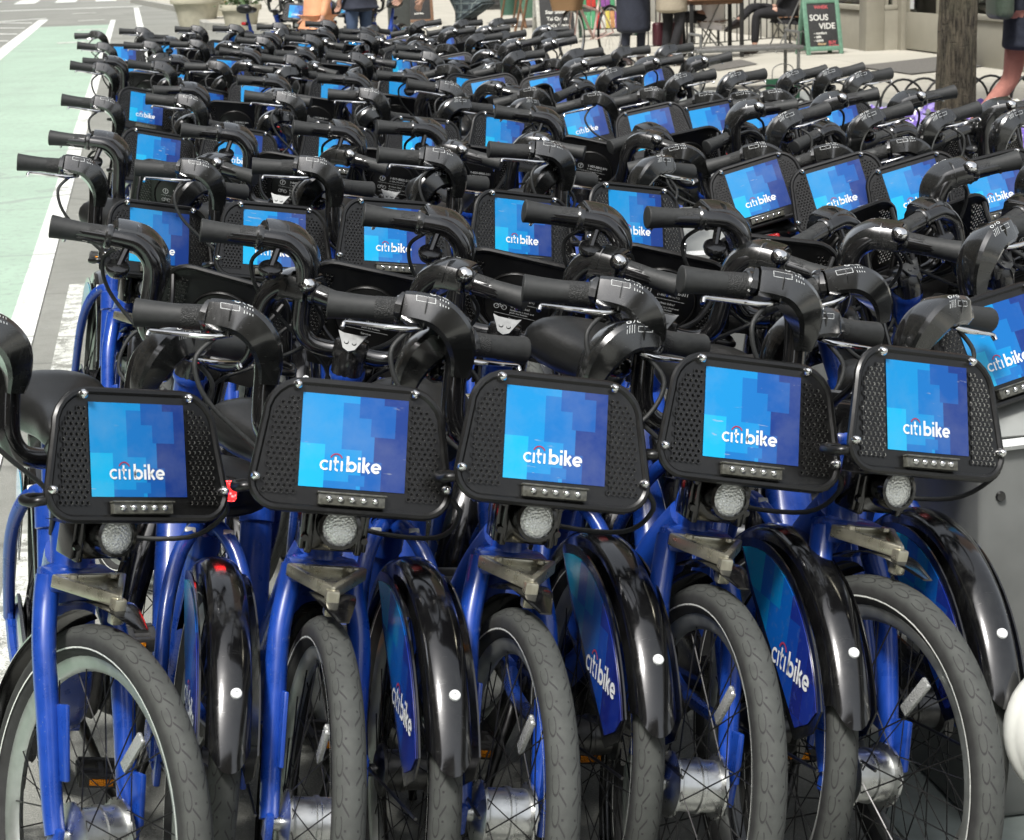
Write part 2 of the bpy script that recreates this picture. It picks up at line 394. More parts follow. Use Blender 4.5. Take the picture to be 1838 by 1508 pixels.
# plate frame: x = bike's right seen from behind, y = up the plate, z = towards the front
PM = basis_from((-1, 0, 0), (0, -math.sin(R(PTILT)), math.cos(R(PTILT))), PC)
XM = Matrix.Rotation(PI / 2, 4, 'Y')                                 # local Z -> bike X
def wheel_parts(front):
    A = FA if front else RAX
    M = Matrix.Translation(A) @ XM
    out = []
    bm = NB(); rt, tw, th = .303, .0255, .027
    prof = []
    for i in range(17):
        a = R(-150 + 300 * i / 16)                                   # from bead to bead, over the tread
        prof.append((rt + th * math.cos(a), tw * math.sin(a)))
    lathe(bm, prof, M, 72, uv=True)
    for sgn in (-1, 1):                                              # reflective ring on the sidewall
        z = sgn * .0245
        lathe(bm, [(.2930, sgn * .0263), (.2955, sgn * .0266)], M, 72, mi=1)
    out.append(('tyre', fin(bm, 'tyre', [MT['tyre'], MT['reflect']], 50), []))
    bm = NB()
    lathe(bm, [(.288, -.0125), (.281, -.0135), (.262, -.010), (.255, 0), (.262, .010), (.281, .0135), (.288, .0125)], M, 72)
    out.append(('rim', fin(bm, 'rim', MT['rim'], 50), []))
    bm = NB(); h = .043 if front else .038
    prof = [(.0, -.066), (.012, -.066), (.012, -.052), (.034, -.050), (h + .011, -.044), (h + .011, -.039), (h, -.036), (h, -.012), (h + .003, -.010), (h + .003, -.004), (h, -.002),
            (h, .030), (h + .011, .036), (h + .011, .041), (.030, .046), (.012, .05), (.012, .066), (0, .066)]
    if not front: prof = [(r * .9, z) for r, z in prof]
    lathe(bm, prof, M, 28)
    out.append(('hub', fin(bm, 'hub', MT['alu'] if front else MT['steel'], 35), []))
    bm = NB()
    for i in range(36):
        s = -1 if i % 2 else 1
        a = 2 * PI * i / 36; b = a + (.75 if (i // 2) % 2 else -.75)
        p0 = M @ Vector((.05 * math.cos(b), .05 * math.sin(b), s * .039)); p1 = M @ Vector((.268 * math.cos(a), .268 * math.sin(a), s * .003))
        bar(bm, p0, p1, .0013, 4)
    out.append(('spokes', fin(bm, 'spokes', MT['spoke'], 80), []))
    for a in ((2.6, -.3) if front else (1.2,)):
        for s in (1,):
            bm = NB()
            q = M @ Matrix.Rotation(a, 4, 'Z') @ Matrix.Translation((.205, 0, s * .017))
            qq = q @ Matrix.Diagonal((.075, .021, .008, 1))
            r = bmesh.ops.create_cube(bm, size=1.0, matrix=qq)
            bmesh.ops.bevel(bm, geom=list({e for v in r['verts'] for e in v.link_edges}), offset=.0028, segments=2, profile=.5, affect='EDGES', clamp_overlap=True)
            out.append(('spoke_reflector', fin(bm, 'spoke_reflector', MT['sreflect'], 40), []))
    return out

def build_frame():
    bm = NB()
    sweep(bm, [HT0, HT0.lerp(HT1, .5), HT1], [.032, .031, .033], n=16, sub=2)
    lathe(bm, [(.036, 0), (.037, .006), (.037, .014), (.034, .02)], basis_from((1, 0, 0), (0, 1, .37), HT1 - Vector((0, -.006, .016))), 18)
    sweep(bm, [(0, -.205, .735), (0, -.275, .655), (0, -.375, .505), (0, -.48, .375), (0, -.60, .30), (0, -.64, .285)],
          [(.030, .040), (.032, .046), (.032, .048), (.032, .047), (.031, .042), (.03, .035)], n=18, sub=6, up=(1, 0, 0), power=2.6)
    sweep(bm, [(0, -.615, .285), (0, -.70, .50), (0, -.765, .665)], [(.027, .034), (.026, .032), (.027, .030)], n=16, sub=5, up=(1, 0, 0))
    lathe(bm, [(.031, -.03), (.034, -.028), (.034, .022), (.03, .026)], basis_from((1, 0, 0), (0, -1, .39) if False else (0, .93, .36), (0, -.757, .645)), 18)
    lathe(bm, [(0, -.036), (.031, -.036), (.031, .036), (0, .036)], Matrix.Translation((0, -.62, .29)) @ XM, 18)
    for s in (-1, 1):
        sweep(bm, [(s * .025, -.635, .285), (s * .05, -.74, .285), (s * .068, -.90, .305), (s * .072, -1.08, .33)], [.016, .015, .013, .012], n=8, sub=4)
        sweep(bm, [(s * .012, -.775, .655), (s * .022, -.815, .675), (s * .055, -.87, .63), (s * .074, -.95, .53), (s * .076, -1.08, .335)], [.014, .014, .0145, .0135, .012], n=9, sub=5)
        box(bm, (s * .073, -1.08, .33), (.012, .05, .06), bev=.004)
    o = [('frame', fin(bm, 'frame', MT['blue'], 42), [])]
    subs = o[0][2]
    # lettering on the big diagonal tube, both flanks
    P0 = Vector((0, -.285, .645)); P1 = Vector((0, -.505, .350))
    for s in (-1, 1):
        bm = NB(); _, wd = logo_strokes(); sc = .31 / wd
        def fm(x, y, s=s):
            t = (x * sc) if s < 0 else (.31 - x * sc)
            if s < 0: f = 1 - t / .31 if False else t / .31
            f = (x * sc) / .31
            if s > 0: c = P1.lerp(P0, f); upv = Vector((0, -.295, .22)).normalized() * 1
            else: c = P0.lerp(P1, f); upv = Vector((0, .295, .22)).normalized()
            upn = Vector((0, .8, .6)) if s < 0 else Vector((0, .8, .6))
            h = (y - .55) * sc
            # bulge of the tube: superellipse half-widths .032 x .047
            hh = max(-.97, min(.97, h / .047)); wx = .032 * (1 - abs(hh) ** 2.6) ** (1 / 2.6)
            # centre line sags a little between the ends
            sag = -.012 * math.sin(PI * f) * 0
            return c + upn * (h + sag) + Vector((s * (wx + .0032), 0, 0))
        lettering(bm, fm, 0, 1)
        subs.append(('lettering', fin(bm, 'lettering', [MT['white'], MT['redarc']], 80, recalc=False), []))
    bm = NB()
    for s in (-1, 1): box(bm, (s * .034, -.832, .670), (.020, .012, .022), Matrix.Rotation(R(40), 3, 'X'), .003)
    subs.append(('sticker', fin(bm, 'sticker', MT['stick'], 40), []))
    return o

def build_fork():
    bm = NB()
    sweep(bm, [(-.052, -.178, .695), (0, -.182, .705), (.052, -.178, .695)], [(.02, .020)] * 3, n=12, sub=3, power=3)
    box(bm, (0, -.165, .70), (.116, .05, .036), bev=.008)
    for s in (-1, 1):
        sweep(bm, [(s * .048, -.172, .705), (s * .053, -.160, .668), (s * .066, -.120, .600), (s * .067, -.075, .50), (s * .066, -.03, .385), (s * .066, -.004, .335)],
              [(.019, .023), (.019, .023), (.0185, .021), (.018, .02), (.0165, .018), (.016, .017)], n=12, sub=5, up=(0, 1, 0))
        box(bm, (s * .067, 0, .325), (.014, .036, .05), bev=.005)
    box(bm, (-.064, .008, .385), (.012, .034, .085), Matrix.Rotation(R(10), 3, 'X'), .004)
    box(bm, (.056, -.045, .47), (.008, .05, .12), Matrix.Rotation(R(17), 3, 'X'), .003)
    fork = ('fork', fin(bm, 'fork', MT['blue'], 42), [])
    # triangular lock wedge in front of the crown
    bm = NB()
    pts = [(-.060, -.128), (.060, -.128), (.008, -.015)]
    z0 = .712
    a = [bm.verts.new((x, y, z0 - .004)) for x, y in pts]; bm.faces.new(a)
    for (x0, y0), (x1, y1) in ((pts[0], pts[2]), (pts[1], pts[2]), (pts[0], pts[1])):
        c = Vector(((x0 + x1) / 2, (y0 + y1) / 2, z0)); d = Vector((x1 - x0, y1 - y0, 0))
        M3 = Matrix.Rotation(math.atan2(d.y, d.x), 3, 'Z'); box(bm, c - Vector((0, 0, .004)), (d.length + .006, .011, .021), M3, .003)
    box(bm, (.008, -.014, z0 - .020), (.022, .020, .042), None, .004)
    for s in (-1, 1): lathe(bm, [(0, .006), (.007, .006), (.008, 0)], Matrix.Translation((s * .035, -.115, z0 + .004)), 10)
    wedge = ('lock_wedge', fin(bm, 'lock_wedge', MT['wedge'], 35), [])
    bm = NB()
    sweep(bm, [(0, .055, .683), (0, -.03, .695), (0, -.10, .683), (0, -.17, .655)], [(.010, .0015), (.034, .0025), (.034, .0025), (.03, .0025)], n=10, sub=5, power=2.5)
    prof = []
    for i in range(9):
        a_ = R(-80 + 160 * i / 8); prof.append((.336 + .020 * math.cos(a_), .036 * math.sin(a_)))
    lathe(bm, prof, Matrix.Translation(FA) @ XM @ Matrix.Rotation(R(205), 4, 'Z'), 26, arc=R(108))
    ff = ('front_fender', fin(bm, 'front_fender', MT['gloss'], 50), [])
    return [fork, wedge, ff]

def build_light():
    bm = NB()
    for s in (-1, 1):
        box(bm, (s * .040, -.115, .795), (.012, .042, .098), None, .004); box(bm, (s * .050, -.125, .793), (.008, .05, .085), None, .003)
        for z in (.772, .817): lathe(bm, [(0, .006), (.0055, .006), (.006, 0)], Matrix.Translation((s * .048, -.097, z)) @ Matrix.Rotation(R(-90), 4, 'X'), 8)
    box(bm, (0, -.140, .795), (.09, .05, .10), None, .006)
    Ml = Matrix.Translation((0, -.070, .798)) @ Matrix.Rotation(R(-80), 4, 'X')
    lathe(bm, [(.02, -.035), (.032, -.03), (.034, 0), (.034, .012), (.0285, .013), (.028, .006)], Ml, 28)
    body = fin(bm, 'headlight', MT['gloss'], 40)
    bm = NB(); lathe(bm, [(0, .013), (.012, .0125), (.022, .011), (.028, .0075)], Ml, 28)
    return [('headlight', body, [('lens', fin(bm, 'lens', MT['lens'], 50), [])])]

def build_rack():
    subs = []
    OUT = rrect(.276, .308, .196, .058, .040)
    bm = NB()
    prism(bm, OUT, .006, PM @ Matrix.Translation((0, 0, .003)))
    # rim tube round the plate
    P = [PM @ Vector((x, y, .001)) for x, y in OUT]
    sweep(bm, P, .0065, n=8, sub=1, closed=True, up=(0, -1, .3))
    # lip curling back below, shallow tray
    lip = [PM @ Vector((0, -.094 - .010 * math.sin(R(a)), -.010 + .010 * math.cos(R(a)))) for a in range(0, 91, 15)]
    lip += [PM @ Vector((0, -.085, -.11))]
    w0 = .245; prev = None
    for i, p in enumerate(lip):
        row = [bm.verts.new(p + Vector((sx * (w0 / 2 - (.02 if i == len(lip) - 1 else 0)), 0, 0))) for sx in (-1, -.5, 0, .5, 1)]
        if prev:
            for j in range(4): bm.faces.new((prev[j], prev[j + 1], row[j + 1], row[j]))
        prev = row
    # side rails running back from the upper corners to the stem, lower loops
    for s in (-1, 1):
        sweep(bm, [PM @ Vector((s * .122, .07, -.004)), PM @ Vector((s * .105, .045, -.05)), (-s * .075, -.18, .91), (-s * .03, -.235, .885)], .006, n=8, sub=4)
        q = PM @ Vector((s * .142, -.070, 0))
        if s < 0: sweep(bm, [q + Vector((-.01, -.01, 0)), q + Vector((.020, -.004, -.002)), q + Vector((.030, -.018, -.008)), q + Vector((.031, -.040, -.010)), q + Vector((.016, -.054, -.010)), q + Vector((-.01, -.056, -.01))], .0075, n=10, sub=6)
    plate = ('rack', fin(bm, 'rack', MT['panel'], 40), subs)
    # perforated sheets, front and back, both flanks
    for nm, zf in (('perforated_grille', 1), ):
        for s in (-1, 1):
            bm = NB(); dy = .0080; dx = .0092; rows = 19
            for r in range(rows):
                y = -.074 + r * dy
                for c in range(6):
                    x0 = .090 + c * dx + (r % 2) * dx * .5
                    lim = .143 - (y + .098) / .196 * .016
                    if y > .05: lim -= (y - .05) * .9
                    if x0 > lim - .003: continue
                    for side in (1, -1):
                        zt = .0052 * side if side > 0 else -.0052
                        if side < 0 and not (.083 + 2 * dx < x0): pass
                        cx, cy = s * x0, y
                        ro = .00531; ri = .0031
                        o1 = []; o2 = []; o3 = []
                        for q in range(6):
                            a = R(60 * q + 30)
                            o1.append(bm.verts.new(PM @ Vector((cx + ro * math.cos(a), cy + ro * math.sin(a), zt))))
                            o2.append(bm.verts.new(PM @ Vector((cx + ri * math.cos(a), cy + ri * math.sin(a), zt))))
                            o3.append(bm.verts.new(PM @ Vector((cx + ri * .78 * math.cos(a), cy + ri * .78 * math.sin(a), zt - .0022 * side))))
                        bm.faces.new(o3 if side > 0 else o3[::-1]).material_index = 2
                        for q in range(6):
                            q2 = (q + 1) % 6
                            fs = [(o1[q], o1[q2], o2[q2], o2[q]), (o2[q], o2[q2], o3[q2], o3[q])]
                            for fi, f in enumerate(fs): bm.faces.new(f if side > 0 else f[::-1]).material_index = fi
            subs.append((nm, fin(bm, nm, [MT['panel'], MT['holes'], MT['hole_dark']], 30, smooth=False, recalc=False), []))
    # logo plate: mosaic of blues, white lettering, red arc
    bm = NB(); W_, H_ = .166, .145; z0 = .0046
    ML = PM @ Matrix.Translation((0, .008, 0))
    def q4(u0, v0, u1, v1, z, mi):
        vs_ = [bm.verts.new(ML @ Vector(((u - .5) * W_, (.5 - v) * H_, z))) for u, v in ((u0, v1), (u1, v1), (u1, v0), (u0, v0))]
        bm.faces.new(vs_).material_index = mi
    # cells on a grid
    G = 26; rects = [(0, 0, 1, 1, 1), (0, .40, .055, .56, 0), (0, .54, .24, 1, 0), (0, 0, .38, .54, 1), (.36, 0, .55, .30, 1), (.55, 0, .76, .22, 3), (.56, 0, 1, .40, 3), (.76, 0, 1, .08, 4), (.90, .06, 1, .42, 4),
                     (.38, .32, .72, .56, 2), (.38, .06, .55, .32, 2), (.52, .22, .72, .68, 2), (.66, .20, .90, .44, 3), (.24, .56, .56, .92, 1), (.70, .44, 1, 1, 4), (.56, .68, .78, 1, 3), (.24, .92, .52, 1, 2), (.46, .86, .60, .97, 2), (.78, .84, 1, 1, 4)]
    col = [[1] * G for _ in range(G)]
    for u0, v0, u1, v1, ci in rects:
        for i in range(G):
            for j in range(G):
                if u0 <= (i + .5) / G < u1 and v0 <= (j + .5) / G < v1: col[j][i] = ci
    for j in range(G):
        i = 0
        while i < G:
            e = i
            while e < G and col[j][e] == col[j][i]: e += 1
            q4(i / G, j / G, e / G, (j + 1) / G, z0, col[j][i]); i = e
    _, wd = logo_strokes(); sc = W_ * .575 / wd
    lettering(bm, lambda x, y: ML @ Vector((-W_ * .5 + W_ * .19 + x * sc, -H_ * .5 + H_ * .185 + y * sc, z0 + .0007)), 5, 6)
    subs.append(('logo_plate', fin(bm, 'logo_plate', [MT['b%d' % i] for i in range(5)] + [MT['white'], MT['redarc']], 40, smooth=False, recalc=False), []))
    # clear strip with five LEDs
    bm = NB(); box(bm, PM @ Vector((0, -.0815, .008)), (.104, .020, .012), PM.to_3x3(), .002)
    box(bm, PM @ Vector((0, -.0730, .011)), (.108, .003, .012), PM.to_3x3(), .001)
    subs.append(('light_strip', fin(bm, 'light_strip', MT['strip'], 40), []))
    for i in range(5):
        bm = NB(); lathe(bm, [(.0052, 0), (.0048, .003), (.003, .0052), (0, .006)], PM @ Matrix.Translation(((i - 2) * .018, -.082, .0135)), 12)
        subs.append(('led', fin(bm, 'led', MT['chrome'], 60), []))
    for x, y in ((-.092, .091), (.092, .091), (-.149, -.055), (.149, -.055)):
        bm = NB(); lathe(bm, [(.0078, -.004), (.0078, .006), (.006, .010), (.003, .0135), (0, .0145)], PM @ Matrix.Translation((x, y, .004)), 12)
        subs.append(('corner_nut', fin(bm, 'corner_nut', MT['chrome'], 40), []))
    # rider's side: round help disc with small print
    bm = NB(); D = .072
    MB_ = PM @ Matrix.Rotation(PI, 4, 'Y') @ Matrix.Translation((0, -.012, 0))
    lathe(bm, [(0, .009), (D - .004, .009), (D, .007), (D, .003)], MB_, 40)
    lathe(bm, [(D - .001, .0085), (D + .002, .010), (D + .004, .007), (D + .004, .003)], MB_, 40)
    Mt = MB_ @ Matrix.Translation((0, 0, .0095))
    fm = lambda x, y: Mt @ Vector((x, y, 0))
    ribbon(bm, [(p[0], p[1]) for p in arc_pts(-.036, .018, .0085, 0, 360, 18)], .0016, fm, 1)
    text_into(bm, '?', .015, Mt @ Matrix.Translation((-.036, .0130, 0)), 1, 'CENTER', .0004)
    text_into(bm, '1-855-BIKE-311', .0105, Mt @ Matrix.Translation((-.012, .0195, 0)), 1, 'LEFT', .0002)
    text_into(bm, '(1-855-245-3311)', .0070, Mt @ Matrix.Translation((-.012, .0100, 0)), 1)
    ribbon(bm, [(-.05, .003), (.05, .003)], .0007, fm, 1)
    for cx in (-.043, -.026): ribbon(bm, arc_pts(cx, -.013, .0055, 0, 360, 12), .0012, fm, 1)
    ribbon(bm, [(-.043, -.013), (-.036, -.006), (-.026, -.013), (-.034, -.013), (-.036, -.006)], .0012, fm, 1)
    text_into(bm, 'Broken bike?', .0082, Mt @ Matrix.Translation((-.012, -.0095, 0)), 1)
    text_into(bm, 'Return to a dock and\npush the button', .0062, Mt @ Matrix.Translation((-.012, -.018, 0)), 1)
    ribbon(bm, [(-.046, -.029), (.046, -.029)], .0007, fm, 1)
    text_into(bm, 'Service', .0075, Mt @ Matrix.Translation((-.012, -.040, 0)), 1)
    subs.append(('help_disc', fin(bm, 'help_disc', [MT['panel'], MT['white_worn']], 40, recalc=False), []))
    # elastic cord hooked from corner to corner behind
    bm = NB(); a = PM @ Vector((.152, -.060, -.004)); b = Vector((-.045, -.23, .79))
    sweep(bm, [a, a + Vector((-.035, -.035, -.04)), a + Vector((-.02, -.11, -.10)), b + Vector((-.03, .02, -.03)), b], .0042, n=7, sub=5)
    subs.append(('elastic_cord', fin(bm, 'elastic_cord', MT['rubber'], 60), []))
    return [plate]

def build_bars():
    o = []
    bm = NB()
    path = [(0, -.245, .882), (.050, -.245, .878), (.086, -.246, .885), (.108, -.250, .912), (.113, -.256, .955), (.114, -.264, 1.000), (.122, -.270, 1.042), (.150, -.276, 1.070), (.190, -.284, 1.076), (.310, -.312, 1.068)]
    full = [(-x, y, z) for x, y, z in path[:0:-1]] + path
    rr = [.0165, .0185, .0185, .0185] ; rads = []
    for p in full:
        ax = abs(p[0]); rads.append(.0155 if ax > .2 else (.0175 if ax < .10 else .0195))
    sweep(bm, full, rads, n=14, sub=5, up=(0, 1, 0))
    bar_ = ('handlebar', fin(bm, 'handlebar', MT['bars'], 60), [])
    o.append(bar_)
    for s in (-1, 1):
        # moulded housing over the bend, flowing out to the grip
        bm = NB()
        m = lambda x, y, z: (s * x, y, z)
        fy = .0 if s > 0 else .012
        m = lambda x, y, z, fy=fy: (s * x, y + fy, z)
        PR = [(1.0, -.42), (1.0, .10), (.80, .72), (.62, .95), (.40, 1.0), (-.55, 1.0), (-.80, .93), (-.97, .70), (-1.0, .2), (-1.0, -.55), (-.80, -.78), (.75, -.62)]
        if s < 0: PR = [(-a, b) for a, b in PR][::-1]
        sweep(bm, [m(.1135, -.250, .985), m(.116, -.249, 1.018), m(.130, -.249, 1.052), m(.154, -.256, 1.073), m(.180, -.266, 1.078), m(.2075, -.277, 1.078), m(.2080, -.277, 1.078)],
              [((a if s > 0 else a * .86), b) for a, b in [(.017, .018), (.026, .024), (.036, .030), (.0405, .031), (.0405, .030), (.0395, .0285), (.036, .025)]], sub=5, up=(-s * 1, 0, 0.0), prof=PR)
        sweep(bm, [m(.1715, -.2630, 1.079), m(.1735, -.2638, 1.079)], [(.0412 if s > 0 else .0355, .0305)] * 2, sub=1, up=(0, 0, 1), prof=PR)
        lathe(bm, [(.0245, -.004), (.0255, 0), (.0255, .006), (.0235, .010)], basis_from((0, 0, 1), (0, 1, .1), (s * .239, -.285, 1.046)) @ Matrix.Identity(4) if False else Matrix.Translation((s * .213, -.2855, 1.0755)) @ Matrix.Rotation(s * R(90), 4, 'Y') @ Matrix.Rotation(R(12) , 4, 'X'), 20)
        from mathutils.bvhtree import BVHTree
        bm.normal_update(); bvh = BVHTree.FromBMesh(bm)
        h = ('brake_housing', fin(bm, 'brake_housing', MT['housing'], 24), [])
        o.append(h)
        # printed marks on top of the housing
        bm = NB()
        def fmm(x, y, s=s, bvh=bvh, fy=fy):   # x along the bar outwards, y rearwards; dropped onto the housing's skin
            X = .156 + x; Yc = -.2565 - (X - .154) * .40 + fy
            dr = Vector((0, -.62, -.78)); o_ = Vector((s * X, Yc - y + .020, 1.09)) - dr * .15
            hit = bvh.ray_cast(o_, dr)
            return hit[0] - dr * .0011 if hit[0] is not None else Vector((s * X, Yc - y, 1.109))
        for i in range(4): ribbon(bm, [(-.004 + i * .0045, -.012), (-.004 + i * .0045, .003)], .0012, fmm, 0)
        ribbon(bm, [(.017, -.010), (.046, -.010), (.046, .000), (.017, .000), (.017, -.010)], .0012, fmm, 0)
        ribbon(bm, arc_pts(.000, .013, .004, 0, 360, 10), .0018, fmm, 0); ribbon(bm, [(.008, .009), (.012, .017)], .0014, fmm, 0); ribbon(bm, arc_pts(.020, .013, .004, 0, 360, 10), .0018, fmm, 0)
        h[2].append(('printed_marks', fin(bm, 'printed_marks', MT['white_worn'], 80, recalc=False), []))
        bm = NB()
        rr_ = [.0225, .0205, .0198, .0200, .0215, .0232, .0236, .020]
        pts = [(s * (.216 + .114 * t), -.2865 - .027 * t, 1.0755 - .007 * t) for t in (0, .12, .3, .5, .75, .94, .985, 1)]
        sweep(bm, pts, rr_, n=18, sub=3, up=(0, 0, 1))
        g = ('grip', fin(bm, 'grip', MT['rubber'], 45), [])
        bm = NB(); sweep(bm, [(s * (.221 + .034 * t), -.2875 - .0078 * t, 1.0752 - .0022 * t) for t in (0, .5, 1)], [.0212, .0208, .0205], n=18, sub=2, cap=False)
        g[2].append(('knurled_ring', fin(bm, 'knurled_ring', MT['knurl'], 60), [])); o.append(g)
        # lever in front of the grip
        bm = NB()
        sweep(bm, [(s * .180, -.245, 1.060), (s * .213, -.236, 1.054), (s * .256, -.246, 1.052), (s * .294, -.262, 1.050), (s * .307, -.268, 1.048), (s * .311, -.262, 1.040)],
              [(.005, .007), (.0055, .0075), (.0045, .007), (.004, .0065), (.004, .006), (.0035, .005)], n=10, sub=5, up=(0, 1, 0), power=2.5)
        o.append(('brake_lever', fin(bm, 'brake_lever', MT['chrome'], 45), []))
        # cable
        bm = NB()
        sweep(bm, [(s * .205, -.240, 1.052), (s * .235, -.222, 1.015), (s * .210, -.212, .955), (s * .13, -.205, .89), (s * .05, -.20, .83), (s * .03, -.215, .76)], .0042, n=7, sub=6)
        o.append(('brake_cable', fin(bm, 'brake_cable', MT['rubber'], 60), []))
    # shifter button by the right grip, bell under the left bend
    bm = NB(); Mb = Matrix.Translation((.200, -.300, 1.088)) @ Matrix.Rotation(R(52), 4, 'X')
    lathe(bm, [(.019, -.02), (.020, 0), (.018, .008), (.0145, .011)], Mb, 20, mi=1)
    lathe(bm, [(.0145, .0105), (.011, .015), (.006, .0175), (0, .018)], Mb, 20)
    o.append(('shift_button', fin(bm, 'shift_button', [MT['chrome'], MT['gloss']], 40), []))
    bm = NB(); Mb = Matrix.Translation((-.180, -.305, 1.018)) @ Matrix.Rotation(R(28), 4, 'X')
    lathe(bm, [(0, -.016), (.012, -.015), (.020, -.009), (.0245, .002), (.0245, .008), (.022, .011), (.008, .013), (0, .013)], Mb, 22)
    bar(bm, (-.180, -.305, 1.025), (-.176, -.288, 1.06), .008, 8)
    o.append(('bell', fin(bm, 'bell', MT['gloss'], 40), []))
    bm = NB()
    sweep(bm, [HT1 - Vector((0, 0, .005)), HT1 + Vector((0, -.004, .016)), (0, -.243, .885)], [(.034, .034), (.033, .033), (.036, .030)], n=16, sub=3, power=2.4)
    box(bm, (0, -.245, .886), (.07, .055, .045), None, .01)
    st_ = ('stem', fin(bm, 'stem', MT['plastic'], 40), [])
    bm = NB(); Ms = basis_from((1, 0, 0), (0, .62, .78), (0, -.2775, .908))
    prism(bm, [(-.030, .020), (-.012, -.018), (0, -.024), (.012, -.018), (.030, .020), (.018, .016), (-.018, .016)], .006, Ms)
    for s in (-1, 1): lathe(bm, [(0, .003), (.004, .003), (.005, 0)], Ms @ Matrix.Translation((s * .008, -.004, 0)), 8)
    st_[2].append(('clamp_plate', fin(bm, 'clamp_plate', MT['clamp'], 35), [])); o.append(st_)
    return o

def build_rear():
    o = []
    bm = NB()
    prof = []
    for i in range(13):
        a = R(-88 + 176 * i / 12); prof.append((.334 + .024 * math.cos(a) ** .8 - (.022 if abs(a) > 1.35 else 0), .0345 * math.sin(a)))
    lathe(bm, prof, Matrix.Translation(RAX) @ XM @ Matrix.Rotation(R(112), 4, 'Z'), 54, arc=R(137))
    rf = ('rear_fender', None, [])
    # XM maps local x -> -Z and y -> +Y; angles below run the same way as the sheet was made, so keep the mesh and flatten ends
    for v in bm.verts:
        d = v.co - RAX; a = math.degrees(math.atan2(d.z, -d.y)); rr_ = math.hypot(d.y, d.z)      # 0 straight back, growing upwards
        if -90 < a < 40:
            k_ = max(0.0, min(1.0, (36 - a) / 16)); b = R(a + 7.5 * k_ * (abs(d.x) / .0345) ** 2.4)
            v.co = RAX + Vector((d.x, -rr_ * math.cos(b), rr_ * math.sin(b)))
    me = fin(bm, 'rear_fender', MT['gloss'], 55)
    sm = me
    o.append(('rear_fender', sm, []))
    bm = NB()
    M = Matrix.Translation(RAX) @ Matrix.Rotation(R(-8), 4, 'X')
    lathe(bm, [(0, .003), (.0022, .003), (.0026, .0052), (.005, .0052), (.0082, .0035), (.0092, 0)], Matrix.Translation(RAX + Vector((.006, -.3575 * math.cos(R(41)), .3575 * math.sin(R(41))))) @ Matrix.Rotation(R(90 - 41), 4, 'X'), 16)
    o[0][2].append(('rivet', fin(bm, 'rivet', MT['white'], 40), []))
    for s in (-1, 1):
        bm = NB()
        def outl(ro, ins):
            pts = [(ro * math.cos(R(a)), ro * math.sin(R(a))) for a in range(70, 155, 6)]
            pts = [(-(-x), z) for x, z in pts]
            e = pts[-1]
            pts += [(e[0] + .02 + ins * .3, e[1] - .045 + ins), (-.212, .062 + ins * 1.4), (.05 - ins, .235 + ins * .4), (.118 - ins, .300 - ins * .3)]
            return pts
        x0 = s * .049
        # outline in (forward, up) about the rear axle
        for ins, mi, xx, th in ((0, 0, s * .0485, .003), (.016, 1, s * .0505, .0015)):
            pts = outl(.331 - ins, ins)
            Mx = Matrix(((0, 0, s, 0), (1, 0, 0, 0), (0, 1, 0, 0), (0, 0, 0, 1))); Mx.translation = RAX + Vector((xx, 0, 0))
            prism(bm, pts, th, Mx, mi)
        g = fin(bm, 'skirt_guard', [MT['gloss'], MT['skirt']], 30)
        bm = NB(); _, wd = logo_strokes(); sc = .160 / wd
        def fm(x, y, s=s):
            yy = -.085 - x * sc if s < 0 else -.245 + x * sc
            tilt = -.0 
            return RAX + Vector((s * .0518, yy, .155 + (y) * sc + tilt))
        lettering(bm, fm, 0, 1)
        o.append(('skirt_guard', g, [('lettering', fin(bm, 'lettering', [MT['white'], MT['redarc']], 80, recalc=False), [])]))
        bm = NB(); bar(bm, RAX + Vector((s * .07, 0, .01)), RAX + Vector((s * .050, -.318, .055)), .0028, 6)
        o.append(('fender_stay', fin(bm, 'fender_stay', MT['steel'], 60), []))
    # saddle
    bm = NB()
    sweep(bm, [(0, -.63, .915), (0, -.66, .922), (0, -.74, .925), (0, -.81, .932), (0, -.86, .940), (0, -.90, .938), (0, -.915, .93)],
          [(.010, .012), (.027, .030), (.044, .040), (.084, .052), (.108, .056), (.096, .046), (.05, .022)], n=22, sub=6, up=(0, 0, 1), power=2.3)
    sd_ = ('saddle', fin(bm, 'saddle', MT['saddle'], 70), [])
    o.append(sd_)
    bm = NB()
    bar(bm, (0, -.757, .645), (0, -.795, .765), .0225, 16, .0222); sweep(bm, [(0, -.795, .765), (0, -.81, .83), (0, -.815, .90)], [.019, .019, .018], n=12, sub=2)
    o.append(('seat_post', fin(bm, 'seat_post', MT['blue'], 40), []))
    bm = NB(); box(bm, (0, -.872, .765), (.080, .050, .046), Matrix.Rotation(R(-10), 3, 'X'), .014); bar(bm, (0, -.80, .765), (0, -.86, .766), .012, 8)
    tl = fin(bm, 'tail_light', MT['plastic'], 40)
    bm = NB(); box(bm, (0, -.897, .768), (.064, .016, .036), Matrix.Rotation(R(-10), 3, 'X'), .007)
    o.append(('tail_light', tl, [('red_lens', fin(bm, 'red_lens', MT['redlens'], 40), [])]))
    # cranks, pedals, chain case, stand
    bm = NB(); BB = Vector((0, -.62, .29)); ca = R(25)
    for s in (-1, 1):
        d = Vector((0, math.cos(ca), math.sin(ca))) * s
        sweep(bm, [BB + Vector((s * .05, 0, 0)), BB + Vector((s * .062, 0, 0)) + d * .03, BB + Vector((s * .075, 0, 0)) + d * .165], [(.012, .016), (.010, .015), (.009, .012)], n=8, sub=2, up=(1, 0, 0))
    lathe(bm, [(0, -.01), (.075, -.008), (.085, 0), (.075, .008), (0, .01)], Matrix.Translation(BB + Vector((.052, 0, 0))) @ XM, 26)
    o.append(('crank', fin(bm, 'crank', MT['steel'], 40), []))
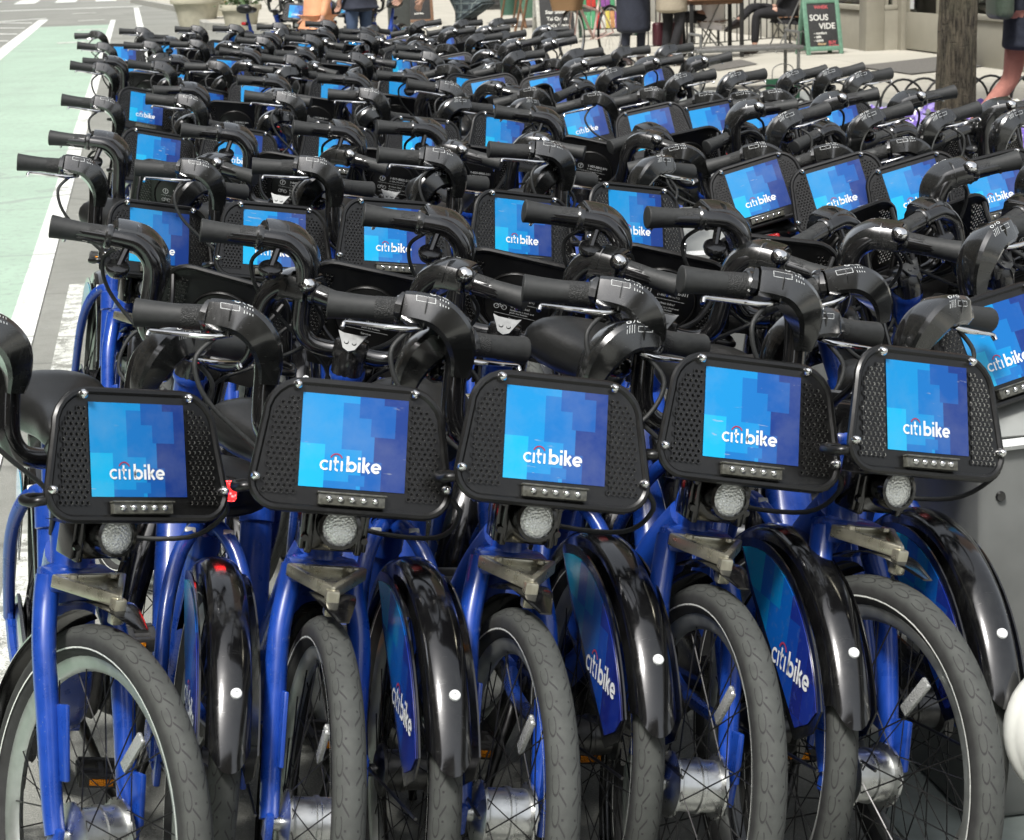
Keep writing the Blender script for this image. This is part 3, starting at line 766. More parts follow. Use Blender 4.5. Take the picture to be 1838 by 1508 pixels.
    for s in (-1, 1):
        d = Vector((0, math.cos(ca), math.sin(ca))) * s; c = BB + Vector((s * .13, 0, 0)) + d * .165
        bm = NB()
        for yy in (-.04, .04): box(bm, c + Vector((0, yy, 0)), (.085, .014, .026), None, .003)
        for xx in (-.04, .0, .04): box(bm, c + Vector((xx, 0, 0)), (.013, .08, .018), None, .003)
        bar(bm, c - Vector((s * .055, 0, 0)), c + Vector((s * .04, 0, 0)), .009, 8)
        pd = fin(bm, 'pedal', MT['pedal'], 35)
        rf = []
        for yy in (-.0485, .0485):
            bm = NB(); box(bm, c + Vector((0, yy, 0)), (.045, .004, .013), None, .001); rf.append(('pedal_reflector', fin(bm, 'pedal_reflector', MT['amber'], 35), []))
        o.append(('pedal', pd, rf))
    bm = NB()
    sweep(bm, [(.056, -.50, .30), (.056, -.62, .305), (.056, -.85, .315), (.056, -1.10, .33)], [(.010, .05), (.011, .088), (.011, .07), (.009, .05)], n=14, sub=5, power=2.6)
    o.append(('chain_case', fin(bm, 'chain_case', MT['plastic'], 50), []))
    bm = NB()
    sweep(bm, [(-.03, -.70, .27), (-.05, -.73, .22), (-.115, -.79, .03), (-.125, -.80, .012)], [.011, .010, .009, .013], n=8, sub=3)
    o.append(('kickstand', fin(bm, 'kickstand', MT['steel'], 50), []))
    return o

FRONT = [('front_wheel', None, wheel_parts(True))] + build_fork() + build_light() + build_rack() + build_bars()
REAR = build_frame() + [('rear_wheel', None, wheel_parts(False))] + build_rear()
def hoist(p):
    "a wheel's tyre carries its rim, hub and spokes"
    n, me, ch = p
    if me is None:
        return (n, ch[0][1], ch[1:])
    return p
FRONT = [hoist(p) for p in FRONT]; REAR = [hoist(p) for p in REAR]
# a second lens, lit
LIT = {'red_lens': None}
_m = [c for p in REAR if p[0] == 'tail_light' for c in p[2]][0][1].copy(); _m.materials.clear(); _m.materials.append(MT['redlit']); LIT['red_lens'] = _m
FAR_SKIP = {'corner_nut', 'elastic_cord', 'spoke_reflector', 'pedal_reflector', 'kickstand', 'pedal', 'crank', 'fender_stay', 'rivet', 'sticker', 'printed_marks', 'led', 'knurled_ring', 'clamp_plate', 'chain_case'}

RC = random.Random(21); BBP = Vector((0, -.62, .29))
def steer_m(ang):
    ax = (HT1 - HT0).normalized()
    return Matrix.Translation(HT0) @ Matrix.Rotation(ang, 4, ax) @ Matrix.Translation(-HT0)
def bike_rot(head, lean):
    "heading: the way the bike points, as an angle from +Y, lean: positive to the bike's own right"
    return Matrix.Rotation(head, 3, 'Z') @ Matrix.Rotation(lean, 3, 'Y')
def add_bike(loc, head, lean, steer, label, group, far=False, lit=False, drop=0.0, crank=None):
    if crank is None: crank = RC.uniform(0, 2 * PI)
    r = thing('share_bike', loc, (0, lean, head), label, 'bicycle', group)
    SM = steer_m(steer)
    for grp, M in ((REAR, None), (FRONT, SM)):
        for n, me, ch in grp:
            if far and n in FAR_SKIP: continue
            if n == 'crank': M_ = Matrix.Translation(BBP) @ Matrix.Rotation(crank, 4, 'X') @ Matrix.Translation(-BBP)
            elif n == 'pedal':
                sgn = 1 if sum(v.co.x for v in me.vertices) > 0 else -1; d_ = Vector((0, math.cos(R(25)), math.sin(R(25)))) * (.165 * sgn)
                M_ = Matrix.Translation(Matrix.Rotation(crank, 3, 'X') @ d_ - d_)
            else: M_ = M
            p = place(me, n, r, M_ if n not in ('saddle', 'seat_post') else Matrix.Translation((0, .33 * drop, -drop)))
            for n2, me2, _ in ch:
                if far and n2 in FAR_SKIP: continue
                if lit and n2 in LIT: me2 = LIT[n2]
                place(me2, n2, p)
    return r
def bike_by_rack(px, py, head, lean, steer, *a, **kw):
    "stand a bike so that its rack plate is where the photo shows it (the plate's height on the bike is known)"
    B = bike_rot(head, lean); q = B @ (steer_m(steer) @ PC)
    p = at(px, py, q.z); loc = p - q; loc.z = 0
    return add_bike(loc, head, lean, steer, *a, **kw)
# ================================================================== the street
def sheet(name, pts, z, mat, kind='structure', uv=None):
    bm = NB(); vs_ = [bm.verts.new(Vector((p[0], p[1], z))) for p in pts]; bm.faces.new(vs_)
    bmesh.ops.recalc_face_normals(bm, faces=bm.faces)
    for f in bm.faces:
        if f.normal.z < 0: f.normal_flip()
    o = place(fin(bm, name, mat, recalc=False), name); tag(o, kind=kind); return o
k = NT('asphalt'); v = k.pos(); n1 = k.noise(v, .6, 5, .6); n2 = k.noise(v, 9, 5, .6); n3 = k.noise(v, 160, 3, .7); vo = k.voro(v, 210)
crk = k.ramp(k.voro(k.map(v, (.35, .8, 1)), .9, 'DISTANCE_TO_EDGE'), [(.0, 1.0), (.012, 0.0)])
c0 = k.mix(k.ramp(n1, [(.35, 0.0), (.7, 1.0)]), (.20, .206, .185), (.27, .275, .25))
c0 = k.mix(k.math('MULTIPLY', k.ramp(vo, [(.15, 1.0), (.35, 0.0)]), .55), c0, (.40, .40, .37))
c0 = k.mix(k.math('MULTIPLY', k.ramp(n2, [(.45, 0.0), (.75, 1.0)]), .35), c0, (.14, .142, .13))
c0 = k.mix(k.math('MULTIPLY', crk, .5), c0, (.09, .09, .085))
k.P(Base_Color=c0, Roughness=.88); k.bump(k.math('ADD', vo, n3), .5, .004); MT['road'] = k.m
def worn_paint(name, col, under, wear, scale=14):
    k = NT(name); v = k.pos(); n1 = k.noise(v, scale, 6, .7); n2 = k.noise(v, 170, 3, .7); n3 = k.noise(v, .8, 4, .6)
    f = k.ramp(k.math('ADD', k.math('MULTIPLY', n1, .6), k.math('MULTIPLY', n2, .4)), [(wear, 1.0), (wear + .07, 0.0)])
    stn = k.ramp(k.noise(k.map(v, (1.0, .12, 1)), 2.2, 5, .65), [(.52, 0.0), (.75, .45)])
    q_ = k.n('ShaderNodeVectorMath', operation='ADD'); k.set(q_.inputs[0], v); k.set(q_.inputs[1], k.math('MULTIPLY', k.noise(v, 1.6, 4), .7))
    crk = k.ramp(k.voro(k.map(q_.outputs[0], (.22, .75, 1)), .7, 'DISTANCE_TO_EDGE'), [(.0, .9), (.009, .75), (.013, 0.0)])
    c = k.mix(k.ramp(n3, [(.3, 0.0), (.7, 1.0)]), col, tuple(x * .84 for x in col))
    k.P(Base_Color=k.mix(k.math('MAXIMUM', k.math('MAXIMUM', f, crk), stn), c, under), Roughness=.8); k.bump(n2, .35, .003)
    return k.m
MT['green_lane'] = worn_paint('green_lane_paint', (.36, .49, .39), (.27, .32, .28), .41)
MT['line'] = worn_paint('white_line_paint', (.80, .82, .78), (.30, .31, .29), .40)
MT['line_worn'] = worn_paint('white_line_paint_worn', (.70, .72, .67), (.22, .225, .20), .45, 9)
def concrete(name, a, b, js=1.5, jl=1.5):
    k = NT(name); v = k.pos(); q = k.map(v, (1, 1, 1), (0, 0, -UA)); n1 = k.noise(v, .9, 5, .6); n2 = k.noise(v, 25, 5, .65); n3 = k.noise(v, 200, 2)
    s_ = k.sep(q)
    def joint(x, per): return k.math('LESS_THAN', k.math('ABSOLUTE', k.math('SUBTRACT', k.math('FRACT', k.math('DIVIDE', x, per)), .5)), .006 / per * 1.0)
    j = k.math('MAXIMUM', joint(s_[0], jl), joint(s_[1], js))
    c = k.mix(k.ramp(n1, [(.3, 0.0), (.7, 1.0)]), a, b); c = k.mix(k.math('MULTIPLY', n2, .3), c, tuple(x * .72 for x in a))
    sp = k.ramp(k.voro(v, 1.7), [(.035, 1.0), (.05, 0.0)])
    c = k.mix(k.math('MULTIPLY', sp, .5), c, (.06, .06, .055))
    k.P(Base_Color=k.mix(k.math('MULTIPLY', j, .65), c, (.11, .11, .10)), Roughness=.85); k.bump(k.math('ADD', n2, n3), .2, .004); return k.m
MT['walk'] = concrete('sidewalk_concrete', (.39, .375, .32), (.475, .455, .395))
MT['walk_grey'] = concrete('sidewalk_grey', (.23, .245, .235), (.29, .30, .285), 2.4, 40)
MT['kerb'] = simple('kerb_stone', (.34, .34, .31), .85, 0, .2, 12)
MT['mat'] = simple('mat_rubber', (.12, .115, .105), .9, 0, .3, 30)

bm = NB(); bmesh.ops.create_grid(bm, x_segments=1, y_segments=1, size=400)
tag(place(fin(bm, 'road', MT['road']), 'road'), kind='structure')
sheet('green_bike_lane', [st(-2.28, -6), st(-.72, -6), st(-.50, 47), st(-2.18, 47)], .004, MT['green_lane'])
sheet('lane_line', [st(-.71, -6), st(-.585, -6), st(-.41, 50), st(-.53, 50)], .008, MT['line'])
sheet('lane_line_edge', [st(-.47, 3.6), st(-.37, 3.6), st(-.31, 10.2), st(-.42, 10.2)], .008, MT['line_worn'])
sheet('parking_line', [st(.10, 28), st(.26, 28), st(.20, 60), st(.06, 60)], .008, MT['line'])
sheet('buffer_line', [st(-2.50, 10), st(-2.20, 10), st(-2.10, 52), st(-2.34, 52)], .008, MT['line'])
for i in range(7):
    s0 = 30 + i * 3.3
    sheet('buffer_hatch', [st(-4.6, s0 + 2.2), st(-2.42, s0), st(-2.42, s0 + .35), st(-4.6, s0 + 2.6)], .008, MT['line'])
sheet('stop_line', [st(-14, 61.0), st(.3, 61.0), st(.3, 61.5), st(-14, 61.5)], .008, MT['line'])
sheet('turn_line', [st(-6, 47.5), st(-2.2, 52.8), st(-2.2, 53.2), st(-6, 48.3)], .010, MT['line'])
for i in range(9):
    sheet('crosswalk_bar', [st(-12 + i * 1.35, 69), st(-11.3 + i * 1.35, 69), st(-11.3 + i * 1.35, 74), st(-12 + i * 1.35, 74)], .008, MT['line'])
for i, (l0, s0) in enumerate(((-1.1, 38), (-.9, 44), (-1.3, 56), (-1.0, 50))):
    sheet('lane_symbol_remains', [st(l0 - .3, s0), st(l0 + .35, s0 + .2), st(l0 + .3, s0 + .6), st(l0 - .35, s0 + .5)], .009, MT['line_worn'])
# sidewalk: a raised slab with its kerb stones
KL = 3.75; ZS = .15
def slab(name, outline, z0, z1, mat, side=None):
    bm = NB(); prism(bm, [(p.x, p.y) for p in outline], z1 - z0, Matrix.Translation((0, 0, z1)))
    o = place(fin(bm, name, mat), name); tag(o, kind='structure'); return o
slab('sidewalk', [st(KL + .16, -8), st(16, -8), st(16, 80), st(1.0, 80), st(.12, 66), st(1.5, 53), st(1.6, 42), st(KL + .16, 36)], -.05, ZS, MT['walk'])
kp = [st(KL, -8), st(KL, 36), st(1.44, 42), st(1.34, 53), st(-.04, 66), st(.84, 80)]
ko = [st(KL + .158, -8), st(KL + .158, 36), st(1.598, 42), st(1.498, 53), st(.118, 66), st(.998, 80)]
slab('kerb', kp + ko[::-1], -.05, ZS + .004, MT['kerb'])
sheet('sidewalk_grey_strip', [st(KL + .17, -6), st(6.6, -6), st(6.6, 15), st(6.5, 18.2), st(KL + .17, 20)], ZS + .006, MT['walk_grey'])
sheet('sidewalk_patch', [at(1250, 118, ZS), at(1330, 108, ZS), at(1360, 116, ZS), at(1290, 128, ZS)], ZS + .010, MT['mat'])
o = sheet('door_mat', [at(1531, 121, ZS), at(1636, 135, ZS), at(1838, 112, ZS), at(1700, 102, ZS)], ZS + .014, MT['mat'], kind=None)
if 'kind' in o: del o['kind']
tag(o, 'flat dark rubber mat lying on the sidewalk before the shop door', 'mat')
o = sheet('cellar_plate', [at(872, 42, ZS), at(1000, 35, ZS), at(1040, 45, ZS), at(920, 50, ZS)], ZS + .012, MT['mat'], kind=None)
if 'kind' in o: del o['kind']
tag(o, 'grey steel plate set into the sidewalk behind the parked bikes', 'cellar plate')

# ================================================================== the bikes
HF = PI + UA; HA = UA
ORD = ['first', 'second', 'third', 'fourth', 'fifth', 'sixth', 'seventh', 'eighth', 'ninth']
GF, GA = 'share bikes parked facing the camera', 'share bikes parked facing away'
rb = random.Random(11)
N_B = [0]
def jit(a): return rb.uniform(-a, a)
# nearest rows, surveyed from the photo
row0 = [(246, 818, -4, 25, 0), (634, 805, -11, -3, 1), (996, 792, -12, -3, 0), (1348, 757, -13, -4, 0), (1662, 742, -9, 10, 0)]
for i, (px, py, ln, sr, lit) in enumerate(row0):
    bike_by_rack(px, py, HF + R([5, 6, 7, 8, 6][i]), R(ln), R(sr), 'blue bike with panel facing out, %s from the green lane in the nearest row' % ORD[i], GF, lit=False, drop=[.09, .15, .12, .03, .10][i], crank=[-2.27, 2.8, .6, 4.0, 2.0][i])
rowA0 = [(402, 570), (664, 560), (930, 535), (1190, 526), (1385, 500)]
for i, (px, py) in enumerate(rowA0):
    bike_by_rack(px, py, HA + R([3, 3, 3.5, 3, 1][i]), R([10, 7, 7, 8, 5][i]), R([-20, -19, -21, -18, -10][i]), 'blue bike backed in, round rear fender nearest us, %s from the green lane' % ORD[i], GA, lit=(i in (0,)), drop=[.19, .10, .16, .05, .08][i])
for i, (px, py) in enumerate([(285, 432), (492, 435), (708, 428), (938, 414), (1140, 398)]):
    bike_by_rack(px, py, HF + R(5 + jit(1.5)), R(-8 + jit(1.5)), R(8 + jit(6)), 'bike with panel facing out, %s from the green lane in the second row' % ORD[i], GF, drop=rb.uniform(0, .1))
LC = [-.16, .15, .47, .80, 1.13]
ROWN = ['nearest', 'second', 'third', 'fourth', 'fifth', 'farthest']
def lattice(cols, s, head, lean, steer, lab, grp, far, skip=()):
    for i, l in enumerate(cols):
        if i in skip: continue
        p = st(l + jit(.03), s + jit(.10)); lit = rb.random() < .06
        add_bike(p, head + R(jit(2.5)), R(lean + jit(2.2)), R(steer + jit(8)), lab % ORD[i], grp, far=far, lit=lit, drop=rb.uniform(0, .1))
lattice([-.03, .31, .63, .95, 1.27], 6.42, HA, 6, -16, 'bike facing away, %s from the green lane between second and third facing rows', GA, False)
for i, (px, py) in enumerate([(283, 284), (430, 277), (610, 270), (760, 258), (905, 252)]):
    bike_by_rack(px, py, HF + R(jit(1.5)), R(-7 + jit(2)), R(12 + jit(8)), 'bike with panel facing out, %s from the green lane in the third row' % ORD[i], GF, drop=rb.uniform(0, .1))
lattice([-.03, .31, .63, .95, 1.27], 8.72, HA, 5, -14, 'bike facing away, %s from the green lane between third and fourth facing rows', GA, True, (0,))
lattice([-.16, .15, .47, .80, 1.13, 1.5], 9.70, HF, -6, 12, 'bike with panel facing out, %s from the green lane in the fourth row', GF, True)
lattice([-.03, .31, .63, .95, 1.27, 1.62], 11.0, HA, 4, -12, 'bike facing away, %s from the green lane behind the fourth facing row', GA, True, (4,))
lattice([-.16, .15, .47, .80, 1.13, 1.48], 12.0, HF, -5, 12, 'bike with panel facing out, %s from the green lane in the fifth row', GF, True)
lattice([-.03, .31, .63, .95, 1.27, 1.62], 13.2, HA, 3, -12, 'bike facing away, %s from the green lane behind the fifth facing row', GA, True, (0, 2))
lattice([-.10, .20, .50, .85, 1.18, 1.5], 14.3, HF, -3, 10, 'bike with panel facing out, %s from the green lane in the farthest row', GF, True)
# the right-hand block, leaning the other way
bike_by_rack(1800, 622, HF + R(4), R(13), R(12), 'blue bike leaning over the grey dock at the right edge of the photo', GF, drop=.04)
for i, (px, py) in enumerate([(1525, 445), (1690, 432), (1850, 425)]):
    bike_by_rack(px, py, HA + R(jit(2)), R(-9 + jit(2)), R(12 + jit(5)), 'bike facing away beyond the grey docks, %s counting from the docks' % ORD[i], GA, drop=rb.uniform(.02, .1))
for i, (px, py) in enumerate([(1362, 345), (1508, 345), (1645, 345), (1788, 338)]):
    bike_by_rack(px, py, HF + R(jit(1.5)), R(12 + jit(1.5)), R(-4 + jit(5)), 'tilted bike with panel facing out beside the docks, %s from the docks' % ORD[i], GF, drop=rb.uniform(0, .1))
for i, (px, py) in enumerate([(1228, 284), (1372, 276), (1502, 276), (1657, 282), (1765, 276)]):
    bike_by_rack(px, py, HA + R(jit(2)), R(-9 + jit(2)), R(8 + jit(6)), 'bike facing away between the two right-hand panel rows, %s from the docks' % ORD[i], GA, lit=(i == 1), drop=.17)
for i, (px, py) in enumerate([(1052, 222), (1172, 236), (1280, 228), (1375, 234), (1440, 232), (1508, 232)]):
    bike_by_rack(px, py, HF + R(jit(1.5)), R(9 + jit(2)), R(-5 + jit(6)), 'bike with panel facing out in the second right-hand row, %s from its left end' % ORD[i], GF, lit=(i == 0), drop=rb.uniform(0, .1))
lattice([1.95, 2.25, 2.5, 2.75], 8.85, HA, -8, 10, 'bike facing away behind the second right-hand row, %s from its left end', GA, True, (3,))
lattice([1.85, 2.10, 2.38, 2.65], 9.55, HF, 8, -5, 'bike with panel facing out in the third right-hand row, %s from its left end', GF, True)
lattice([1.98, 2.24, 2.5], 10.8, HA, -7, 10, 'bike facing away behind the third right-hand row, %s from its left end', GA, True, (2,))
lattice([1.92, 2.15, 2.42], 11.5, HF, 7, -5, 'bike with panel facing out in the fourth right-hand row, %s from its left end', GF, True)
lattice([1.9, 2.2, 2.5], 12.7, HA, -6, 10, 'bike facing away behind the fourth right-hand row, %s from its left end', GA, True)
lattice([1.9, 2.2, 2.48], 13.7, HF, 5, -5, 'bike with panel facing out in the last right-hand row, %s from its left end', GF, True)
# a second station further up the street
for i, (l, s, a) in enumerate([(1.75, 22.6, 160), (1.98, 22.9, 162), (2.2, 23.2, 158), (2.45, 23.5, 165), (2.7, 23.8, 160), (1.9, 24.9, 330)]):
    add_bike(st(l, s), R(a), R(jit(5)), R(jit(15)), 'blue bike in the separate cluster up the street, %s from the flower planters' % ORD[i], 'share bikes clustered up the street', far=True)
# ================================================================== dock posts between the two blocks
MT['dock'] = simple('dock_grey_enamel', (.15, .156, .15), .42, .1, .12, 9)
MT['dock_top'] = simple('dock_top_light', (.24, .25, .24), .32, .1, .06, 20)
MT['dock_edge'] = simple('dock_edge_highlight', (.74, .75, .73), .25, .3, .04, 30)  # pale strip paints the highlight along the dock's upper front edge
MT['dark'] = simple('dark_recess', (.012, .012, .012), .6)
MT['baseplate'] = simple('dock_base_plate', (.20, .23, .215), .6, .2, .2, 14, .1)
def dock(l, s, lab, rz=0.0, wd=.40):
    t = thing('bike_dock', st(l, s), (0, 0, UA + rz), lab, 'bike dock', 'bike docks')
    bm = NB(); h = .76
    side = [(-.15, .012), (-.17, .20), (-.15, h), (.02, h + .10), (.16, h + .10), (.19, h + .05), (.19, .012)]
    M = Matrix(((0, 0, 1, wd / 2), (1, 0, 0, 0), (0, 1, 0, 0), (0, 0, 0, 1)))
    prism(bm, side, wd, M)
    bmesh.ops.bevel(bm, geom=[e for e in bm.edges], offset=.016, segments=3, profile=.5, affect='EDGES', clamp_overlap=True)
    b = place(fin(bm, 'post_body', MT['dock']), 'post_body', t)
    bm = NB(); M2 = basis_from((1, 0, 0), (0, .17, .10), (0, -.066, h + .053)); box(bm, M2.translation, (wd - .03, .18, .006), M2.to_3x3(), .002)
    place(fin(bm, 'top_plate', MT['dock_top']), 'top_plate', t)
    bm = NB(); sweep(bm, [(-wd / 2 + .004, -.155, h - .006), (0, -.157, h + .002), (wd / 2 - .004, -.155, h - .006)], .011, n=8, sub=4)
    place(fin(bm, 'edge_highlight', MT['dock_edge']), 'edge_highlight', t)
    bm = NB(); outl = [(-.035, 0), (.035, 0)] + [(.035 * math.cos(R(a)), .12 + .035 * math.sin(R(a))) for a in range(0, 181, 20)]
    prism(bm, outl, .01, basis_from((1, 0, 0), (0, 0, 1), (0, -.175, .36))); place(fin(bm, 'lock_slot', MT['dark']), 'lock_slot', t)
    for sx in (-1, 1):
        for zz in (.12, .66):
            bm = NB(); lathe(bm, [(0, .005), (.008, .005), (.010, 0)], Matrix.Translation((sx * (wd / 2 - .04), -.172 + max(0, zz - .2) * .036, zz)) @ Matrix.Rotation(R(90), 4, 'X'), 12); place(fin(bm, 'bolt', MT['steel']), 'bolt', t)
    bm = NB(); box(bm, (0, -.169, .245), (wd - .04, .004, .004), None, 0); place(fin(bm, 'seam', MT['dark']), 'seam', t)
    bm = NB(); box(bm, (0, 0, .006), (.74, .62, .012), None, .004); place(fin(bm, 'base_plate', MT['baseplate']), 'base_plate', t)
    return t
dock(1.685, 3.36, 'grey dock post at the right edge, closest to the camera', wd=.46)
dock(1.53, 4.72, 'grey dock post half hidden behind the nearest row of bikes')
dock(1.56, 5.62, 'grey dock post with pale sloped top between the two bike blocks')
# white rounded casing at the lower right edge
p = at(1918, 1310, .42); p.z = 0; t = thing('plastic_casing', p, (0, 0, UA), 'white rounded plastic casing cut off by the lower right edge of the photo', 'casing')
MT['white_plastic'] = simple('white_plastic', (.60, .61, .57), .35, 0, .04, 20)
bm = NB(); M = Matrix.Translation((.0, 0, .42)) @ Matrix.Rotation(R(80), 4, 'X') @ Matrix.Scale(.86, 4)
lathe(bm, [(0, .075), (.05, .073), (.092, .062), (.112, .045), (.118, .030), (.121, .022), (.126, .018), (.128, .0), (.122, -.02), (.10, -.04), (0, -.045)], M @ Matrix.Diagonal((1, 1.05, 1, 1)), 40)
place(fin(bm, 'shell', MT['white_plastic'], 50), 'shell', t)
bm = NB()
for a in (0, 72, 144, 216, 288):
    c, s_ = math.cos(R(a)), math.sin(R(a)); ribbon(bm, [(-.066 + .004 * c, .042 + .004 * s_), (-.066 + .014 * c, .042 + .014 * s_)], .006, lambda x, y: M @ Vector((x, y, .0665)))
place(fin(bm, 'leaf_mark', simple('leaf_grey', (.10, .14, .10), .5), 80, recalc=False), 'leaf_mark', t)
bm = NB(); bar(bm, (0, .03, 0), (0, .02, .40), .02, 10); box(bm, (0, .03, .008), (.2, .2, .016), None, .004); place(fin(bm, 'stand', MT['steel']), 'stand', t)

# ================================================================== people
MT['skin'] = simple('skin', (.46, .27, .20), .55, 0, .08, 40)
MT['skin2'] = simple('skin_light', (.52, .33, .26), .55, 0, .08, 40)
def cloth(name, col, sc=60, var=.3, rough=.9):
    k = NT(name); v = k.co(); n = k.noise(v, 7, 4, .6, .8); n2 = k.noise(v, 500, 2)
    k.P(Base_Color=k.ramp(k.math('ADD', k.math('MULTIPLY', n, .7), k.math('MULTIPLY', n2, .3)), [(.3, tuple(c * (1 - var) for c in col)), (.7, tuple(c * (1 + var) for c in col))]), Roughness=rough)
    k.bump(n, .5, .03); return k.m
def skinmesh(nodes, edges, name, mat, sub=2, root=0):
    "grow one continuous surface over a skeleton: nodes = [(point, radius or (rx, ry))]"
    me = bpy.data.meshes.new(name); me.from_pydata([n[0] for n in nodes], edges, []); o = bpy.data.objects.new(name, me); C.objects.link(o)
    m = o.modifiers.new('s', 'SKIN'); m.use_smooth_shade = True
    sv = me.skin_vertices[0].data
    for i, n in enumerate(nodes): sv[i].radius = n[1] if isinstance(n[1], tuple) else (n[1], n[1]); sv[i].use_root = (i == root)
    if sub: q = o.modifiers.new('u', 'SUBSURF'); q.levels = sub; q.render_levels = sub
    dg = bpy.context.evaluated_depsgraph_get(); r = bpy.data.meshes.new_from_object(o.evaluated_get(dg)); bpy.data.objects.remove(o); bpy.data.meshes.remove(me)
    r.name = name; r.materials.clear(); r.materials.append(mat)
    r.polygons.foreach_set('use_smooth', [True] * len(r.polygons)); return r
def fingers(w_, f, sd, curl=.7, k=1.0):
    "five finger chains from the wrist; f hand direction, sd thumb side; returns nodes after the palm and edges (relative)"
    f = Vector(f).normalized(); sd = Vector(sd); sd = (sd - f * sd.dot(f)).normalized(); nn = f.cross(sd)
    nodes = []; edges = []; palm = w_ + f * .075
    for i, (off, ln) in enumerate(((.030, .070), (.010, .080), (-.010, .074), (-.029, .058))):
        b = palm + sd * off
        a = curl
        p1 = b + (f * math.cos(a * .5) + nn * math.sin(a * .5)) * ln * .45
        p2 = p1 + (f * math.cos(a) + nn * math.sin(a)) * ln * .32
        p3 = p2 + (f * math.cos(a * 1.6) + nn * math.sin(a * 1.6)) * ln * .25
        n0 = len(nodes); nodes += [(b, .010), (p1, .0092), (p2, .0085), (p3, .0075)]; edges += [(-2, n0), (n0, n0 + 1), (n0 + 1, n0 + 2), (n0 + 2, n0 + 3)]
    b = w_ + f * .028 + sd * .030; p1 = b + (f * .7 + sd * .6 + nn * .25).normalized() * .036; p2 = p1 + (f * .85 + sd * .15 + nn * .5).normalized() * .030
    n0 = len(nodes); nodes += [(b, .012), (p1, .0105), (p2, .009)]; edges += [(-1, n0), (n0, n0 + 1), (n0 + 1, n0 + 2)]
    return nodes, edges, palm
DEF = dict(pelvis=(0, 0, .96), spine=(0, 0, 1.14), chest=(0, .01, 1.33), neck=(0, .0, 1.47), head=(0, .015, 1.575), crown=(0, .01, 1.70),
           sh=(.165, -.01, 1.405), el=(.215, -.03, 1.13), wr=(.225, .05, .89), hip=(.09, 0, .93), kn=(.10, .02, .50), an=(.10, -.03, .09), toe=(.115, .12, .03))
